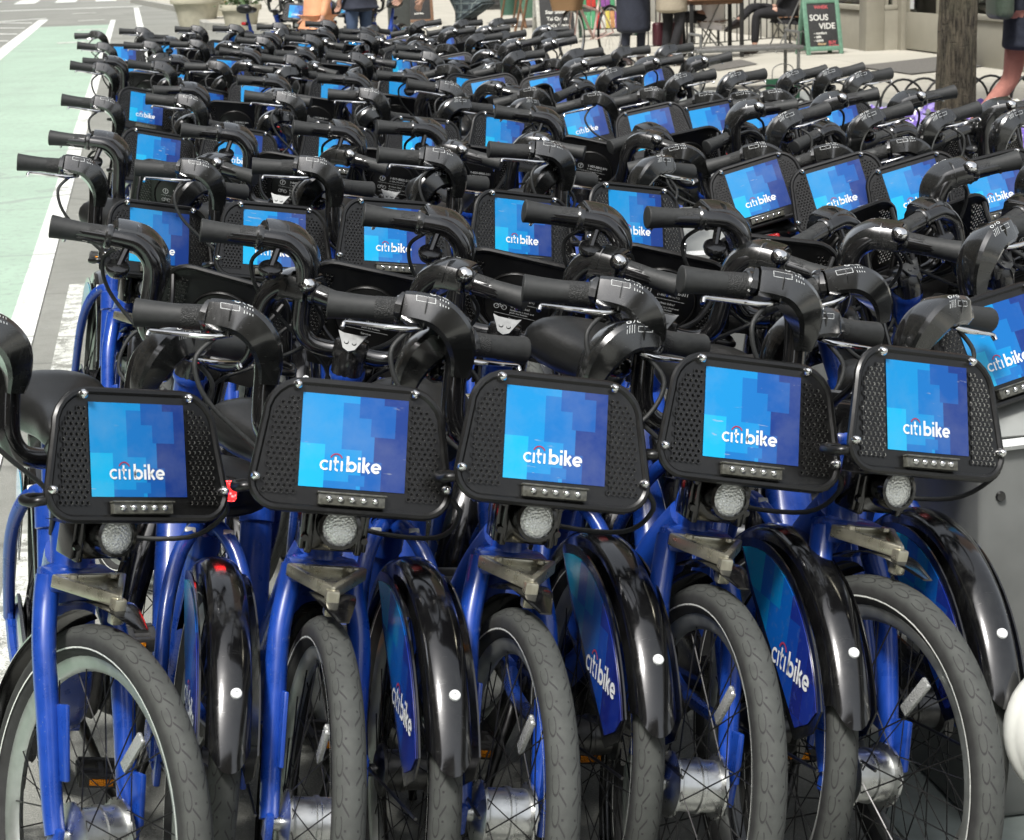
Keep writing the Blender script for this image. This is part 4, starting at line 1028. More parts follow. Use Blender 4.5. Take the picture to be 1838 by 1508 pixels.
def human(loc, rz, label, pose=None, top=None, legs=None, shoe=None, hair=None, skin=None, topr=1.0, hem=None, coat_len=None, sleeves=True, curl=.6, thumb=None):
    J = {}
    for k_, v in DEF.items():
        if k_ in ('sh', 'el', 'wr', 'hip', 'kn', 'an', 'toe'):
            J[k_ + 'R'] = Vector(v); J[k_ + 'L'] = Vector((-v[0], v[1], v[2]))
        else: J[k_] = Vector(v)
    for k_, v in (pose or {}).items(): J[k_] = Vector(v)
    t = thing('person', loc, (0, 0, rz), label, 'person')
    n = []; e = []
    def add(p, r): n.append((p, r)); return len(n) - 1
    pe = add(J['pelvis'], (.125, .095)); sp = add(J['spine'], (.115, .085)); ch = add(J['chest'], (.135, .095)); nk = add(J['neck'], .052)
    hd = add(J['head'], (.068, .082)); cr = add(J['crown'], (.06, .075)); e += [(pe, sp), (sp, ch), (ch, nk), (nk, hd), (hd, cr)]
    for sd_ in 'RL':
        a = add(J['sh' + sd_], .052); b = add(J['el' + sd_], .038); c = add(J['wr' + sd_], .026); e += [(ch, a), (a, b), (b, c)]
        f = (J['wr' + sd_] - J['el' + sd_]); th = (thumb or {}).get(sd_, (0, 1, 0))
        fn, fe, palm = fingers(J['wr' + sd_], f, th, curl if sd_ == 'R' else -curl)
        pm = add(J['wr' + sd_] + f.normalized() * .045, (.032, .016)); e.append((c, pm)); base = len(n); n += fn
        e += [((pm if x == -2 else (c if x == -1 else x + base)), y + base) for x, y in fe]
        h = add(J['hip' + sd_], .085); k_ = add(J['kn' + sd_], .058); an = add(J['an' + sd_], .038); to = add(J['toe' + sd_], .034); e += [(pe, h), (h, k_), (k_, an), (an, to)]
    place(skinmesh(n, e, 'body', skin or MT['skin']), 'body', t)
    # trousers
    if legs:
        n = []; e = []
        pe = add(J['pelvis'] + Vector((0, 0, .05)), (.135, .105))
        for sd_ in 'RL':
            h = add(J['hip' + sd_] + Vector((0, 0, -.05)), .092); m_ = add(J['hip' + sd_].lerp(J['kn' + sd_], .5), .084); k_ = add(J['kn' + sd_], .064); q = add(J['kn' + sd_].lerp(J['an' + sd_], .4), .058); a = add(J['kn' + sd_].lerp(J['an' + sd_], .93), .052)
            e += [(pe, h), (h, m_), (m_, k_), (k_, q), (q, a)]
        place(skinmesh(n, e, 'trousers', legs), 'trousers', t)
    if top:
        n = []; e = []
        lo = coat_len if coat_len is not None else .86
        d = (J['pelvis'] - J['spine']).normalized()
        bt = add(J['pelvis'] + d * (.96 - lo + .05), (.185 * topr, .165 * topr)); pm_ = add(J['pelvis'] + d * (.96 - lo), (.188 * topr, .165 * topr)); pe = add(J['pelvis'], (.186 * topr, .158 * topr)); sp = add(J['spine'], (.145 * topr, .112 * topr)); ch = add(J['chest'], (.158 * topr, .118 * topr)); nk = add(J['chest'].lerp(J['neck'], .7), .072)
        e += [(bt, pm_), (pm_, pe), (pe, sp), (sp, ch), (ch, nk)]
        if sleeves:
            for sd_ in 'RL':
                a = add(J['sh' + sd_], .072 * topr); b = add(J['el' + sd_], .056 * topr); c = add(J['el' + sd_].lerp(J['wr' + sd_], .93), .042 * topr); e += [(ch, a), (a, b), (b, c)]
        place(skinmesh(n, e, 'jacket', top, root=2), 'jacket', t)
    if shoe:
        for sd_ in 'RL':
            a, b = J['an' + sd_], J['toe' + sd_]; dd = (b - a)
            bm = NB(); dv = Vector((dd.x, dd.y, dd.z)).normalized()
            sweep(bm, [a - dv * .055 + Vector((0, 0, -.03)), a + Vector((0, 0, -.025)), a.lerp(b, .55) + Vector((0, 0, -.008)), b, b + dv * .05 + Vector((0, 0, -.004))], [(.032, .04), (.043, .06), (.046, .045), (.045, .032), (.024, .018)], n=14, sub=4)
            place(fin(bm, 'shoe', shoe, 60), 'shoe', t)
    bm = NB(); hM = Matrix.Translation(J['head'].lerp(J['crown'], .55) + Vector((0, -.018, .012)))
    bmesh.ops.create_uvsphere(bm, u_segments=20, v_segments=12, radius=1.0, matrix=hM @ Matrix.Diagonal((.088, .105, .105, 1)))
    for v in bm.verts:
        if v.co.y > hM.translation.y + .06 and v.co.z < hM.translation.z + .04: v.co.y = hM.translation.y + .055
    place(fin(bm, 'hair', hair or MT['hair'], 60), 'hair', t)
    fc = J['head'].lerp(J['crown'], .35) + Vector((0, .078, 0))
    bm = NB(); bmesh.ops.create_uvsphere(bm, u_segments=10, v_segments=8, radius=.014, matrix=Matrix.Translation(fc + Vector((0, .008, -.022))) @ Matrix.Diagonal((.8, 1.1, 1.3, 1))); place(fin(bm, 'nose', skin or MT['skin']), 'nose', t)
    for sx in (-.03, .03):
        bm = NB(); bmesh.ops.create_uvsphere(bm, u_segments=10, v_segments=8, radius=.0095, matrix=Matrix.Translation(fc + Vector((sx, -.004, .008)))); place(fin(bm, 'eye', MT['dark']), 'eye', t)
    bm = NB(); sweep(bm, [fc + Vector((-.022, -.006, -.055)), fc + Vector((0, .002, -.056)), fc + Vector((.022, -.006, -.055))], [.003, .005, .003], n=8, sub=3); place(fin(bm, 'mouth', MT['lips']), 'mouth', t)
    return t, J
MT['hair'] = simple('dark_hair', (.03, .02, .014), .5, 0, .3, 200)
MT['lips'] = simple('lips', (.35, .12, .10), .5)
navy = cloth('navy_cloth', (.020, .024, .038)); jeans = cloth('denim', (.055, .085, .15)); blackc = cloth('black_cloth', (.012, .012, .014)); salmon = cloth('salmon_cloth', (.44, .19, .15), var=.2); orange = cloth('orange_cloth', (.75, .36, .20), var=.12)
beige = cloth('beige_cloth', (.33, .29, .22), var=.15); whitec = cloth('white_cloth', (.72, .69, .68), var=.08); shoe_d = simple('dark_leather', (.03, .02, .018), .45, 0, .3, 50)
# chequered jacket
k = NT('plaid_cloth'); v = k.sep(k.co()); n_ = k.noise(k.co(), 8, 4)
def stripes(x, per, duty): return k.math('LESS_THAN', k.math('FRACT', k.math('DIVIDE', x, per)), duty)
pl = k.math('ADD', k.math('MULTIPLY', stripes(k.math('ADD', v[0], k.math('MULTIPLY', v[1], .7)), .085, .5), .5), k.math('MULTIPLY', stripes(v[2], .085, .5), .5))
ln_ = k.math('MAXIMUM', stripes(k.math('ADD', v[2], .03), .085, .09), stripes(k.math('ADD', k.math('ADD', v[0], k.math('MULTIPLY', v[1], .7)), .03), .085, .09))
k.P(Base_Color=k.mix(k.math('MULTIPLY', ln_, .55), k.ramp(pl, [(.0, (.022, .030, .034)), (.5, (.04, .055, .06)), (1.0, (.012, .018, .022))]), (.16, .19, .18)), Roughness=.9); k.bump(n_, .5, .03); plaid = k.m
BW = st(0, 0)
# the woman walking on the right
p8 = at(1834, 276, ZS)
t, J = human(p8, R(-83), 'person in dark jacket and salmon trousers walking past the tree, phone in hand',
    dict(hipR=(.09, .0, .92), knR=(.10, .19, .50), anR=(.10, .26, .10), toeR=(.11, .40, .05), knL=(-.10, -.05, .50), anL=(-.10, -.34, .16), toeL=(-.11, -.24, .03), elL=(-.23, -.05, 1.12), wrL=(-.22, .03, .88), elR=(.285, -.10, 1.15), wrR=(.315, -.06, .92)),
    top=navy, legs=salmon, shoe=shoe_d, coat_len=.74, curl=.8, thumb=dict(R=(-.2, 1, 0), L=(.2, 1, 0)))
def in_person(p, rz, v): return p + Matrix.Rotation(rz, 3, 'Z') @ Vector(v)
hp = in_person(p8, R(-83), (.315, .0, .83))
o = thing('phone', hp, (R(25), R(15), R(-40)), 'silver phone held in the hand of the person in salmon trousers', 'phone')
bm = NB(); box(bm, (0, 0, 0), (.062, .011, .12), None, .005); place(fin(bm, 'case', MT['alu']), 'case', o)
bm = NB(); box(bm, (0, -.0062, 0), (.056, .002, .105), None, .0008); place(fin(bm, 'screen', MT['gloss']), 'screen', o)
MT['bag_green'] = simple('olive_bag_leather', (.055, .075, .055), .4, 0, .2, 60)
o = thing('shoulder_bag', in_person(p8, R(-83), (.10, -.225, 1.08)), (0, 0, R(-83)), 'olive green shoulder bag hanging behind the person in salmon trousers', 'bag')
bm = NB(); box(bm, (0, 0, 0), (.26, .13, .34), None, .05, 4); place(fin(bm, 'bag_body', MT['bag_green'], 60), 'bag_body', o)
bm = NB(); sweep(bm, [(.08, .0, .15), (.09, .10, .30), (.02, .22, .36), (-.06, .16, .30), (-.08, 0, .15)], [(.012, .004)] * 5, n=8, sub=5); place(fin(bm, 'strap', MT['bag_green'], 60), 'strap', o)
# the man in the chequered jacket, reaching down to a handlebar
pp = at(843, 168, ZS)
human(pp, R(70), 'person in dark chequered jacket bending towards a parked handlebar',
    dict(spine=(0, .10, 1.12), chest=(0, .24, 1.27), neck=(0, .36, 1.37), head=(0, .46, 1.42), crown=(0, .54, 1.52), shR=(.17, .24, 1.32), elR=(.2, .44, 1.12), wrR=(.20, .56, .94), shL=(-.17, .24, 1.32), elL=(-.21, .44, 1.14), wrL=(-.2, .60, 1.0)),
    top=plaid, legs=blackc, shoe=shoe_d, topr=1.08, coat_len=.80)
pp = at(578, 182, 0)
human(pp, R(120), 'person in orange top and jeans beside the far cluster of bikes', None, top=orange, legs=jeans, shoe=shoe_d, coat_len=.93)
pp = at(650, 140, ZS)
human(pp, R(40), 'person in navy top and jeans standing left of the grey lamp post', None, top=navy, legs=jeans, shoe=shoe_d, coat_len=.80)
pp = at(1138, 116, ZS)
human(pp, R(200), 'person in long dark coat standing left of the beige jacket', dict(elR=(.19, .1, 1.14), wrR=(.09, .24, 1.05)), top=navy, legs=navy, shoe=shoe_d, topr=1.22, coat_len=.42)
pp = at(1206, 118, ZS)
human(pp, R(-60), 'person in beige jacket and black trousers carrying a maroon bag', dict(knR=(.1, .06, .5), anR=(.09, -.08, .10)), top=beige, legs=blackc, shoe=shoe_d, topr=1.15, coat_len=.66)
MT['maroon'] = simple('maroon_leather', (.055, .012, .018), .45, 0, .2, 50)
o = thing('handbag', in_person(at(1206, 118, ZS), R(-60), (-.23, .10, .36)), (0, 0, R(20)), 'maroon handbag hanging beside the black trousers', 'bag')
bm = NB(); box(bm, (0, 0, .0), (.36, .13, .28), None, .03, 3); place(fin(bm, 'bag_body', MT['maroon'], 60), 'bag_body', o)
bm = NB(); sweep(bm, [(-.10, 0, .13), (-.08, 0, .36), (0, 0, .44), (.08, 0, .36), (.10, 0, .13)], .009, n=8, sub=5); place(fin(bm, 'handle', MT['maroon'], 60), 'handle', o)
o = tag(place(cloth and skinmesh([(Vector((0, 0, 0)), (.05, .03)), (Vector((.01, .03, -.25)), (.055, .03)), (Vector((.0, .02, -.5)), (.05, .025))], [(0, 1), (1, 2)], 'scarf', cloth('striped_scarf', (.42, .26, .20), var=.5)), 'scarf'), 'patterned scarf hanging down the front of the beige jacket', 'scarf')
o.location = at(1214, 1, 0) + Vector((0, 0, 0)) ; o.location = in_person(at(1206, 118, ZS), R(-60), (-.02, .17, 1.36))
SIT = dict(pelvis=(0, 0, .53), spine=(0, -.02, .72), chest=(0, .01, .90), neck=(0, .03, 1.04), head=(0, .05, 1.15), crown=(0, .045, 1.27), shR=(.17, 0, .97), shL=(-.17, 0, .97), elR=(.21, .08, .74), elL=(-.21, .08, .74), wrR=(.14, .30, .76), wrL=(-.14, .30, .76),
           hipR=(.09, .02, .52), hipL=(-.09, .02, .52), knR=(.10, .44, .50), knL=(-.10, .44, .50), anR=(.10, .40, .09), anL=(-.10, .46, .09), toeR=(.11, .54, .03), toeL=(-.11, .60, .03))
ps = at(1280, 103, ZS)
human(ps, R(75), 'seated person in white shirt and black trousers at the cafe table', SIT, top=whitec, legs=blackc, shoe=shoe_d, coat_len=.87)
SIT2 = dict(SIT); SIT2.update(knR=(.04, .46, .58), anR=(-.16, .70, .42), toeR=(-.20, .83, .34))
ps2 = at(1412, 94, ZS)
human(ps2, R(100), 'seated person with crossed legs and dark boots behind the iron railing', SIT2, top=blackc, legs=blackc, shoe=shoe_d)

# ================================================================== furniture of the cafe and the sidewalk
MT['iron'] = simple('black_iron', (.03, .03, .03), .5, .5, .2, 60)
MT['grey_metal'] = simple('grey_metal', (.22, .22, .21), .45, .6, .2, 40)
MT['wood'] = simple('brown_wood', (.16, .085, .045), .6, 0, .3, 25)
def chair(loc, rz, lab):
    t = thing('folding_chair', loc, (0, 0, rz), lab, 'chair', 'folding bistro chairs')
    bm = NB()
    for yy in (-.14, -.07, 0, .07, .14): box(bm, (0, yy, .45), (.38, .05, .014), None, .004)
    place(fin(bm, 'seat', MT['wood']), 'seat', t)
    bm = NB()
    for zz in (.74, .83): box(bm, (0, -.205, zz), (.36, .014, .06), None, .004)
    place(fin(bm, 'backrest', MT['wood']), 'backrest', t)
    for sx in (-.19, .19):
        bm = NB(); bar(bm, (sx, .20, .01), (sx, -.21, .88), .010, 8); place(fin(bm, 'leg', MT['grey_metal']), 'leg', t)
        bm = NB(); bar(bm, (sx * .92, -.20, .01), (sx * .92, .18, .45), .010, 8); place(fin(bm, 'leg', MT['grey_metal']), 'leg', t)
chair(ps + Matrix.Rotation(R(75), 3, 'Z') @ Vector((0, 0, 0)), R(75), 'folding chair under the seated person in white')
chair(ps2, R(100), 'folding chair under the person with crossed legs')
def table(loc, lab):
    t = thing('cafe_table', loc, (0, 0, UA), lab, 'table')
    bm = NB(); box(bm, (0, 0, .73), (.75, .60, .035), None, .006); place(fin(bm, 'tabletop', MT['wood']), 'tabletop', t)
    bm = NB(); box(bm, (0, 0, .69), (.66, .52, .05), None, .004); place(fin(bm, 'apron', MT['wood']), 'apron', t)
    for sx in (-.32, .32):
        for sy in (-.25, .25):
            bm = NB(); box(bm, (sx, sy, .345), (.045, .045, .66), None, .004); place(fin(bm, 'leg', MT['iron']), 'leg', t)
table(at(1262, 107, ZS) + Vector((.12, .2, 0)), 'small wooden cafe table with dark legs before the seated person')
def railing(a, b, h, lab, scroll=True):
    d = b - a; t = thing('iron_railing', a, (0, 0, math.atan2(d.y, d.x)), lab, 'railing'); ln = d.length
    bm = NB(); box(bm, (ln / 2, 0, h), (ln, .035, .014), None, .002); place(fin(bm, 'top_rail', MT['iron']), 'top_rail', t)
    bm = NB(); box(bm, (ln / 2, 0, .10), (ln, .03, .012), None, .002); place(fin(bm, 'bottom_rail', MT['iron']), 'bottom_rail', t)
    n_ = max(3, int(ln / .115))
    for i in range(n_ + 1):
        x = ln * i / n_; bm = NB(); bar(bm, (x, 0, 0 if i % 6 == 0 else .10), (x, 0, h), .009 if i % 6 else .015, 6); place(fin(bm, 'baluster', MT['iron']), 'baluster', t)
    if scroll:
        for i in range(2, n_ - 1, 4):
            for zz in (.36, .66):
                bm = NB(); x = ln * (i + .5) / n_; sweep(bm, [(x + .045 * (1 - q / 14) * math.cos(q * .75), 0, zz + .055 * (1 - q / 14) * math.sin(q * .75)) for q in range(13)], .005, n=6, sub=2); place(fin(bm, 'scroll', MT['iron']), 'scroll', t)
railing(at(1290, 90, ZS), at(1428, 78, ZS), .92, 'black iron railing with scrollwork beside the seated people')
railing(at(1150, 98, ZS), at(1288, 90, ZS), .92, 'plain black railing behind the standing people', False)
# chalkboard signs
MT['slate'] = simple('chalkboard', (.030, .031, .032), .8, 0, .3, 25)
MT['green_frame'] = simple('green_painted_frame', (.12, .24, .17), .6, 0, .2, 30)
MT['grey_frame'] = simple('grey_painted_frame', (.42, .42, .38), .6, 0, .2, 30)
MT['chalk'] = simple('chalk', (.72, .72, .68), .9, 0, .2, 300)
MT['chalk_red'] = simple('chalk_red', (.55, .10, .11), .9, 0, .2, 300)
MT['chalk_tan'] = simple('chalk_tan', (.50, .36, .20), .9, 0, .2, 300)
def aframe(loc, rz, w_, h, frame, lab, texts, tilt=14, extra=None):
    t = thing('chalkboard_sign', loc, (0, 0, rz), lab, 'chalkboard', 'chalkboard signs')
    Mf = Matrix.Translation((0, -.0, 0)) @ Matrix.Rotation(R(-tilt), 4, 'X')       # board leans back from the bottom front edge
    for nm, M in (('front_panel', Mf), ('back_panel', Matrix.Translation((0, 2 * h * math.sin(R(tilt)), 0)) @ Matrix.Rotation(R(tilt), 4, 'X'))):
        bm = NB(); box(bm, M @ Vector((0, 0, h / 2 + .02)), (w_ - .10, .012, h - .12), M.to_3x3(), .001); pnl = place(fin(bm, nm, MT['slate']), nm, t)
        bm = NB(); fw = .055
        for x in (-w_ / 2 + fw / 2, w_ / 2 - fw / 2): box(bm, M @ Vector((x, 0, h / 2)), (fw, .03, h), M.to_3x3(), .004)
        for z in (.02 + fw, h - fw / 2): box(bm, M @ Vector((0, 0, z)), (w_ - 2 * fw, .028, fw), M.to_3x3(), .003)
        place(fin(bm, 'frame', frame), 'frame', pnl)
        if nm == 'front_panel':
            bm = NB(); mats = [MT['chalk'], MT['chalk_red'], MT['chalk_tan']]
            for tx, sz, x, z, mi, al in texts:
                text_into(bm, tx, sz, M @ Matrix.Translation((x, -.0085, z)) @ Matrix.Rotation(R(90), 4, 'X'), mi, al, .0012)
            if extra: extra(bm, lambda x, z: M @ Vector((x, -.0085, z)))
            place(fin(bm, 'chalk_writing', mats, recalc=False), 'chalk_writing', pnl)
    bm = NB(); sweep(bm, [Mf @ Vector((-w_ / 2 + .02, .01, h * .38)), (-w_ / 2 + .02, h * math.sin(R(tilt)), h * .42), (-w_ / 2 + .02, 2 * h * math.sin(R(tilt)) - h * .38 * math.sin(R(tilt)), h * .38)], .007, n=6, sub=1)
    place(fin(bm, 'stay', MT['alu']), 'stay', t)
def underline(bm, f): ribbon(bm, [(-.05, .05), (.18, .05)], .006, lambda x, z: f(x, z), 1)
aframe(at(1481, 98, ZS), R(16), .50, .70, MT['green_frame'], 'chalkboard with green frame reading Sous Vide by the shop window',
       [('WHISK', .06, .0, .575, 1, 'CENTER'), ('SOUS', .105, -.17, .43, 0, 'LEFT'), ('VIDE', .105, -.05, .32, 0, 'LEFT'), ('- comfort', .045, -.13, .255, 0, 'LEFT'), ('- safe', .045, -.13, .21, 0, 'LEFT'), ('- quick', .045, -.13, .165, 0, 'LEFT'), ('dinner', .045, -.09, .12, 2, 'LEFT'), ('BUY', .055, .06, .13, 1, 'LEFT'), ('IT NOW', .04, .06, .09, 1, 'LEFT')])
def tag_mark(bm, f):
    ribbon(bm, [(-.06, .70), (.03, .72), (.06, .58), (-.03, .56), (-.06, .70)], .012, f, 0); ribbon(bm, [(-.02, .66), (.02, .67), (.03, .62), (-.01, .61), (-.02, .66)], .008, f, 0)
aframe(at(1003, 78, ZS), R(10), .62, .98, MT['grey_frame'], 'chalkboard in pale grey frame standing in front of the magazine rack',
       [('Star Shine', .075, -.02, .44, 0, 'CENTER'), ('Tai Quesa', .075, 0, .34, 0, 'CENTER'), ('Cat\'s Brew', .075, 0, .24, 0, 'CENTER'), ('open', .05, 0, .16, 0, 'CENTER'), ('kitchen to seven', .035, 0, .11, 0, 'CENTER')], extra=tag_mark)
aframe(at(753, 45, ZS), R(8), .55, 1.0, MT['wood'], 'chalkboard in brown wooden frame beside the grey lamp post', [('Ap\u00e9ritifs', .09, .02, .50, 0, 'CENTER'), ('until five', .05, 0, .20, 0, 'CENTER')])
def easel(px, py, lab, rz):
    t = thing('easel_sign', at(px, py, ZS), (0, 0, rz), lab, 'sign board')
    for sx in (-.20, .20):
        bm = NB(); bar(bm, (sx, 0, 0), (sx * .8, .26, 1.25), .028, 8); place(fin(bm, 'leg', MT['wood']), 'leg', t)
    bm = NB(); box(bm, (0, .10, .66), (.46, .03, 1.0), Matrix.Rotation(R(-12), 3, 'X'), .006); place(fin(bm, 'board', MT['green_frame']), 'board', t)
    for sx in (-.2, .2):
        bm = NB(); bar(bm, (sx, .55, 0), (sx * .8, .27, 1.24), .02, 8); place(fin(bm, 'leg', MT['wood']), 'leg', t)
easel(955, 50, 'brown wooden easel standing left of the grey framed chalkboard', R(55))
easel(990, 74, 'narrow brown easel right behind the grey framed chalkboard', R(75))
# magazine rack
def rack_stand():
    t = thing('magazine_rack', at(1092, 66, ZS), (0, 0, R(12)), 'dark green wire rack full of bright magazines behind the bicycle basket', 'rack')
    bm = NB()
    for sx in (-.45, .45):
        for sy in (0, .35): box(bm, (sx, sy, .75), (.05, .05, 1.5), None, .004)
    for z in (.12, .45, .78, 1.1): box(bm, (0, .17, z), (.86, .3, .015), None, .003)
    place(fin(bm, 'rack_frame', simple('dark_green_paint', (.02, .05, .035), .5)), 'rack_frame', t)
    rr = random.Random(3); cols = [(.5, .05, .04), (.6, .5, .1), (.1, .25, .5), (.6, .6, .55), (.08, .3, .15), (.5, .25, .1), (.25, .08, .3)]
    ms = [simple('magazine', c, .4, 0, .3, 90) for c in cols]
    for z in (.13, .46, .79, 1.12):
        for i in range(11):
            bm = NB(); hh = .25 + rr.random() * .05; box(bm, (-.38 + i * .076, .02, z + hh / 2), (.066, .012, hh), Matrix.Rotation(R(-8), 3, 'X'), .001); place(fin(bm, 'magazine', ms[rr.randrange(7)]), 'magazine', t)
rack_stand()
# crates and cans far back
def crate(px, py, sz, lab, mat):
    t = thing('storage_crate', at(px, py, ZS), (0, 0, UA), lab, 'crate'); w_, d, h = sz
    bm = NB(); box(bm, (0, 0, h / 2), sz, None, .02); place(fin(bm, 'crate_body', mat), 'crate_body', t)
    for i in range(3):
        bm = NB(); box(bm, (0, -d / 2 - .008, h * (.2 + .3 * i)), (w_ * .98, .016, h * .10), None, .003); place(fin(bm, 'slat', mat), 'slat', t)
crate(880, 17, (1.25, .6, .62), 'dark slatted crate against the storefront far up the sidewalk', simple('dark_slats', (.05, .05, .048), .7, 0, .3, 15))
MT['green_can'] = simple('green_enamel', (.04, .10, .07), .5, 0, .2, 30)
for px, py, lab in ((912, 27, 'tall green bin left of the brown easel'), (928, 24, 'green bin closest to the brown easel')):
    t = thing('waste_bin', at(px, py, ZS), (0, 0, 0), lab, 'bin', 'green bins')
    bm = NB(); lathe(bm, [(0, 0), (.15, 0), (.17, .6), (.175, .62), (.16, .62), (.15, .1), (0, .1)], None, 20); place(fin(bm, 'bin_body', MT['green_can']), 'bin_body', t)
    bm = NB(); lathe(bm, [(.176, .61), (.18, .63), (.12, .68), (0, .70)], None, 20); place(fin(bm, 'lid', MT['green_can']), 'lid', t)
# grey lamp post
t = thing('lamp_post', at(718, 72, ZS), (0, 0, UA), 'broad dark grey lamp post standing behind the parked bikes', 'lamp post')
MT['post_grey'] = simple('post_grey', (.055, .062, .06), .55, 0, .2, 10)
bm = NB(); box(bm, (0, 0, 1.4), (.33, .28, 2.8), None, .03); place(fin(bm, 'shaft', MT['post_grey']), 'shaft', t)
bm = NB(); sweep(bm, [(0, 0, 2.8), (0, 0, 6), (0, -.1, 7.6), (0, -1.2, 8.2), (0, -2.2, 8.3)], [.10, .08, .06, .05, .04], n=12, sub=5); place(fin(bm, 'mast', MT['post_grey']), 'mast', t)
bm = NB(); box(bm, (0, -2.5, 8.28), (.26, .7, .12), None, .04); place(fin(bm, 'lamp_head', MT['post_grey']), 'lamp_head', t)
# basket bicycle
def basket_bike():
    t = thing('basket_bicycle', at(1062, 112, ZS), (0, 0, R(150)), 'pale bicycle with a wicker basket parked in front of the magazine rack', 'bicycle')
    pale = simple('pale_pink_paint', (.62, .42, .38), .35, 0, .1, 30)
    bm = NB(); A = Vector((0, .52, .34)); B = Vector((0, -.52, .34))
    for p, q, r in (((0, .40, .82), (0, -.05, .30), .017), ((0, .38, .74), (0, -.20, .62), .014), ((0, -.05, .28), (0, -.24, .78), .015), ((.04, -.05, .28), (.05, -.52, .34), .009), ((-.04, -.05, .28), (-.05, -.52, .34), .009), ((.03, -.22, .66), (.05, -.52, .34), .008), ((-.03, -.22, .66), (-.05, -.52, .34), .008), ((0, .36, .92), (0, .41, .70), .019), ((.04, .42, .68), (.045, .52, .34), .010), ((-.04, .42, .68), (-.045, .52, .34), .010)):
        bar(bm, p, q, r, 8)
    place(fin(bm, 'frame', pale), 'frame', t)
    for c in (A, B):
        bm = NB(); M = Matrix.Translation(c) @ XM; lathe(bm, [(.325 + .018 * math.cos(R(a)), .018 * math.sin(R(a))) for a in range(0, 360, 45)], M, 40, closed=True); w_ = place(fin(bm, 'wheel', MT['spoke']), 'wheel', t)
        bm = NB(); lathe(bm, [(.306, -.01), (.298, 0), (.306, .01)], M, 40)
        for i in range(20):
            a = 2 * PI * i / 20; bar(bm, M @ Vector((.02 * math.cos(a + .5), .02 * math.sin(a + .5), .02 * (-1) ** i)), M @ Vector((.30 * math.cos(a), .30 * math.sin(a), 0)), .0015, 4)
        place(fin(bm, 'rim', MT['alu']), 'rim', w_)
    bm = NB(); sweep(bm, [(-.28, .15, 1.02), (-.27, .25, 1.03), (-.15, .36, 1.0), (0, .37, .97), (.15, .36, 1.0), (.27, .25, 1.03), (.28, .15, 1.02)], .012, n=8, sub=4); place(fin(bm, 'handlebar', MT['chrome']), 'handlebar', t)
    for sx in (-1, 1):
        bm = NB(); bar(bm, (sx * .28, .20, 1.026), (sx * .282, .06, 1.01), .018, 10); place(fin(bm, 'grip', pale), 'grip', t)
    bm = NB(); sweep(bm, [(0, -.08, .90), (0, -.18, .91), (0, -.27, .93), (0, -.34, .92)], [(.02, .02), (.05, .03), (.09, .035), (.05, .02)], n=14, sub=4); place(fin(bm, 'saddle', pale), 'saddle', t)
    k = NT('wicker'); v = k.sep(k.co()); w1 = k.math('SINE', k.math('MULTIPLY', v[2], 260)); w2 = k.math('SINE', k.math('MULTIPLY', k.math('ADD', v[0], v[1]), 190)); ww = k.math('MULTIPLY', w1, w2)
    k.P(Base_Color=k.ramp(ww, [(0, (.20, .11, .045)), (.6, (.42, .26, .12))]), Roughness=.7); k.bump(ww, .8, .01)
    bm = NB(); pr = []
    Mb = Matrix.Translation((0, .62, .66))
    for z, sx, sy in ((0, .17, .12), (.30, .235, .165), (.31, .24, .17), (.30, .225, .155), (.02, .155, .105)):
        pr.append([bm.verts.new(Mb @ Vector((math.copysign(abs(math.cos(a)) ** .5, math.cos(a)) * sx, math.copysign(abs(math.sin(a)) ** .5, math.sin(a)) * sy, z))) for a in [2 * PI * i / 32 for i in range(32)]])
    for a, b in zip(pr, pr[1:]):
        for i in range(32): bm.faces.new((a[i], a[(i + 1) % 32], b[(i + 1) % 32], b[i]))
    bm.faces.new(pr[-1]); bm.faces.new(pr[0]); place(fin(bm, 'basket', k.m, 60), 'basket', t)
basket_bike()
# low steel bench and green crate on the sidewalk
t = thing('steel_bench', at(1335, 160, ZS), (0, 0, UA), 'low grey steel bench on the sidewalk behind the right-hand bikes', 'bench')
bm = NB(); box(bm, (0, 0, .40), (1.1, .45, .04), None, .01); place(fin(bm, 'seat', MT['grey_metal']), 'seat', t)
for sx in (-.5, .5):
    bm = NB(); sweep(bm, [(sx, -.2, 0), (sx, -.2, .39), (sx, .2, .39), (sx, .2, 0)], .018, n=8, sub=1); place(fin(bm, 'leg', MT['grey_metal']), 'leg', t)
    bm = NB(); sweep(bm, [(sx, -.2, .42), (sx, -.2, .55), (sx, .2, .55), (sx, .2, .42)], .014, n=8, sub=1); place(fin(bm, 'armrest', MT['grey_metal']), 'armrest', t)
t = thing('plastic_crate', at(1405, 178, ZS), (0, 0, UA + .3), 'small green plastic crate beside the low steel bench', 'crate')
bm = NB(); gp = simple('green_plastic', (.02, .085, .045), .45)
for x, y, sx, sy in ((-.2, 0, .02, .3), (.2, 0, .02, .3), (0, -.15, .42, .02), (0, .15, .42, .02)): box(bm, (x, y, .16), (sx, sy, .3), None, .004)
box(bm, (0, 0, .02), (.40, .30, .02), None, .004); place(fin(bm, 'crate_body', gp), 'crate_body', t); t.scale = (.6, .6, .6)
bm = NB(); sweep(bm, [(-.2, 0, .30), (-.18, 0, .48), (0, 0, .54), (.18, 0, .48), (.2, 0, .30)], .008, n=6, sub=4); place(fin(bm, 'handle', MT['grey_metal']), 'handle', t)

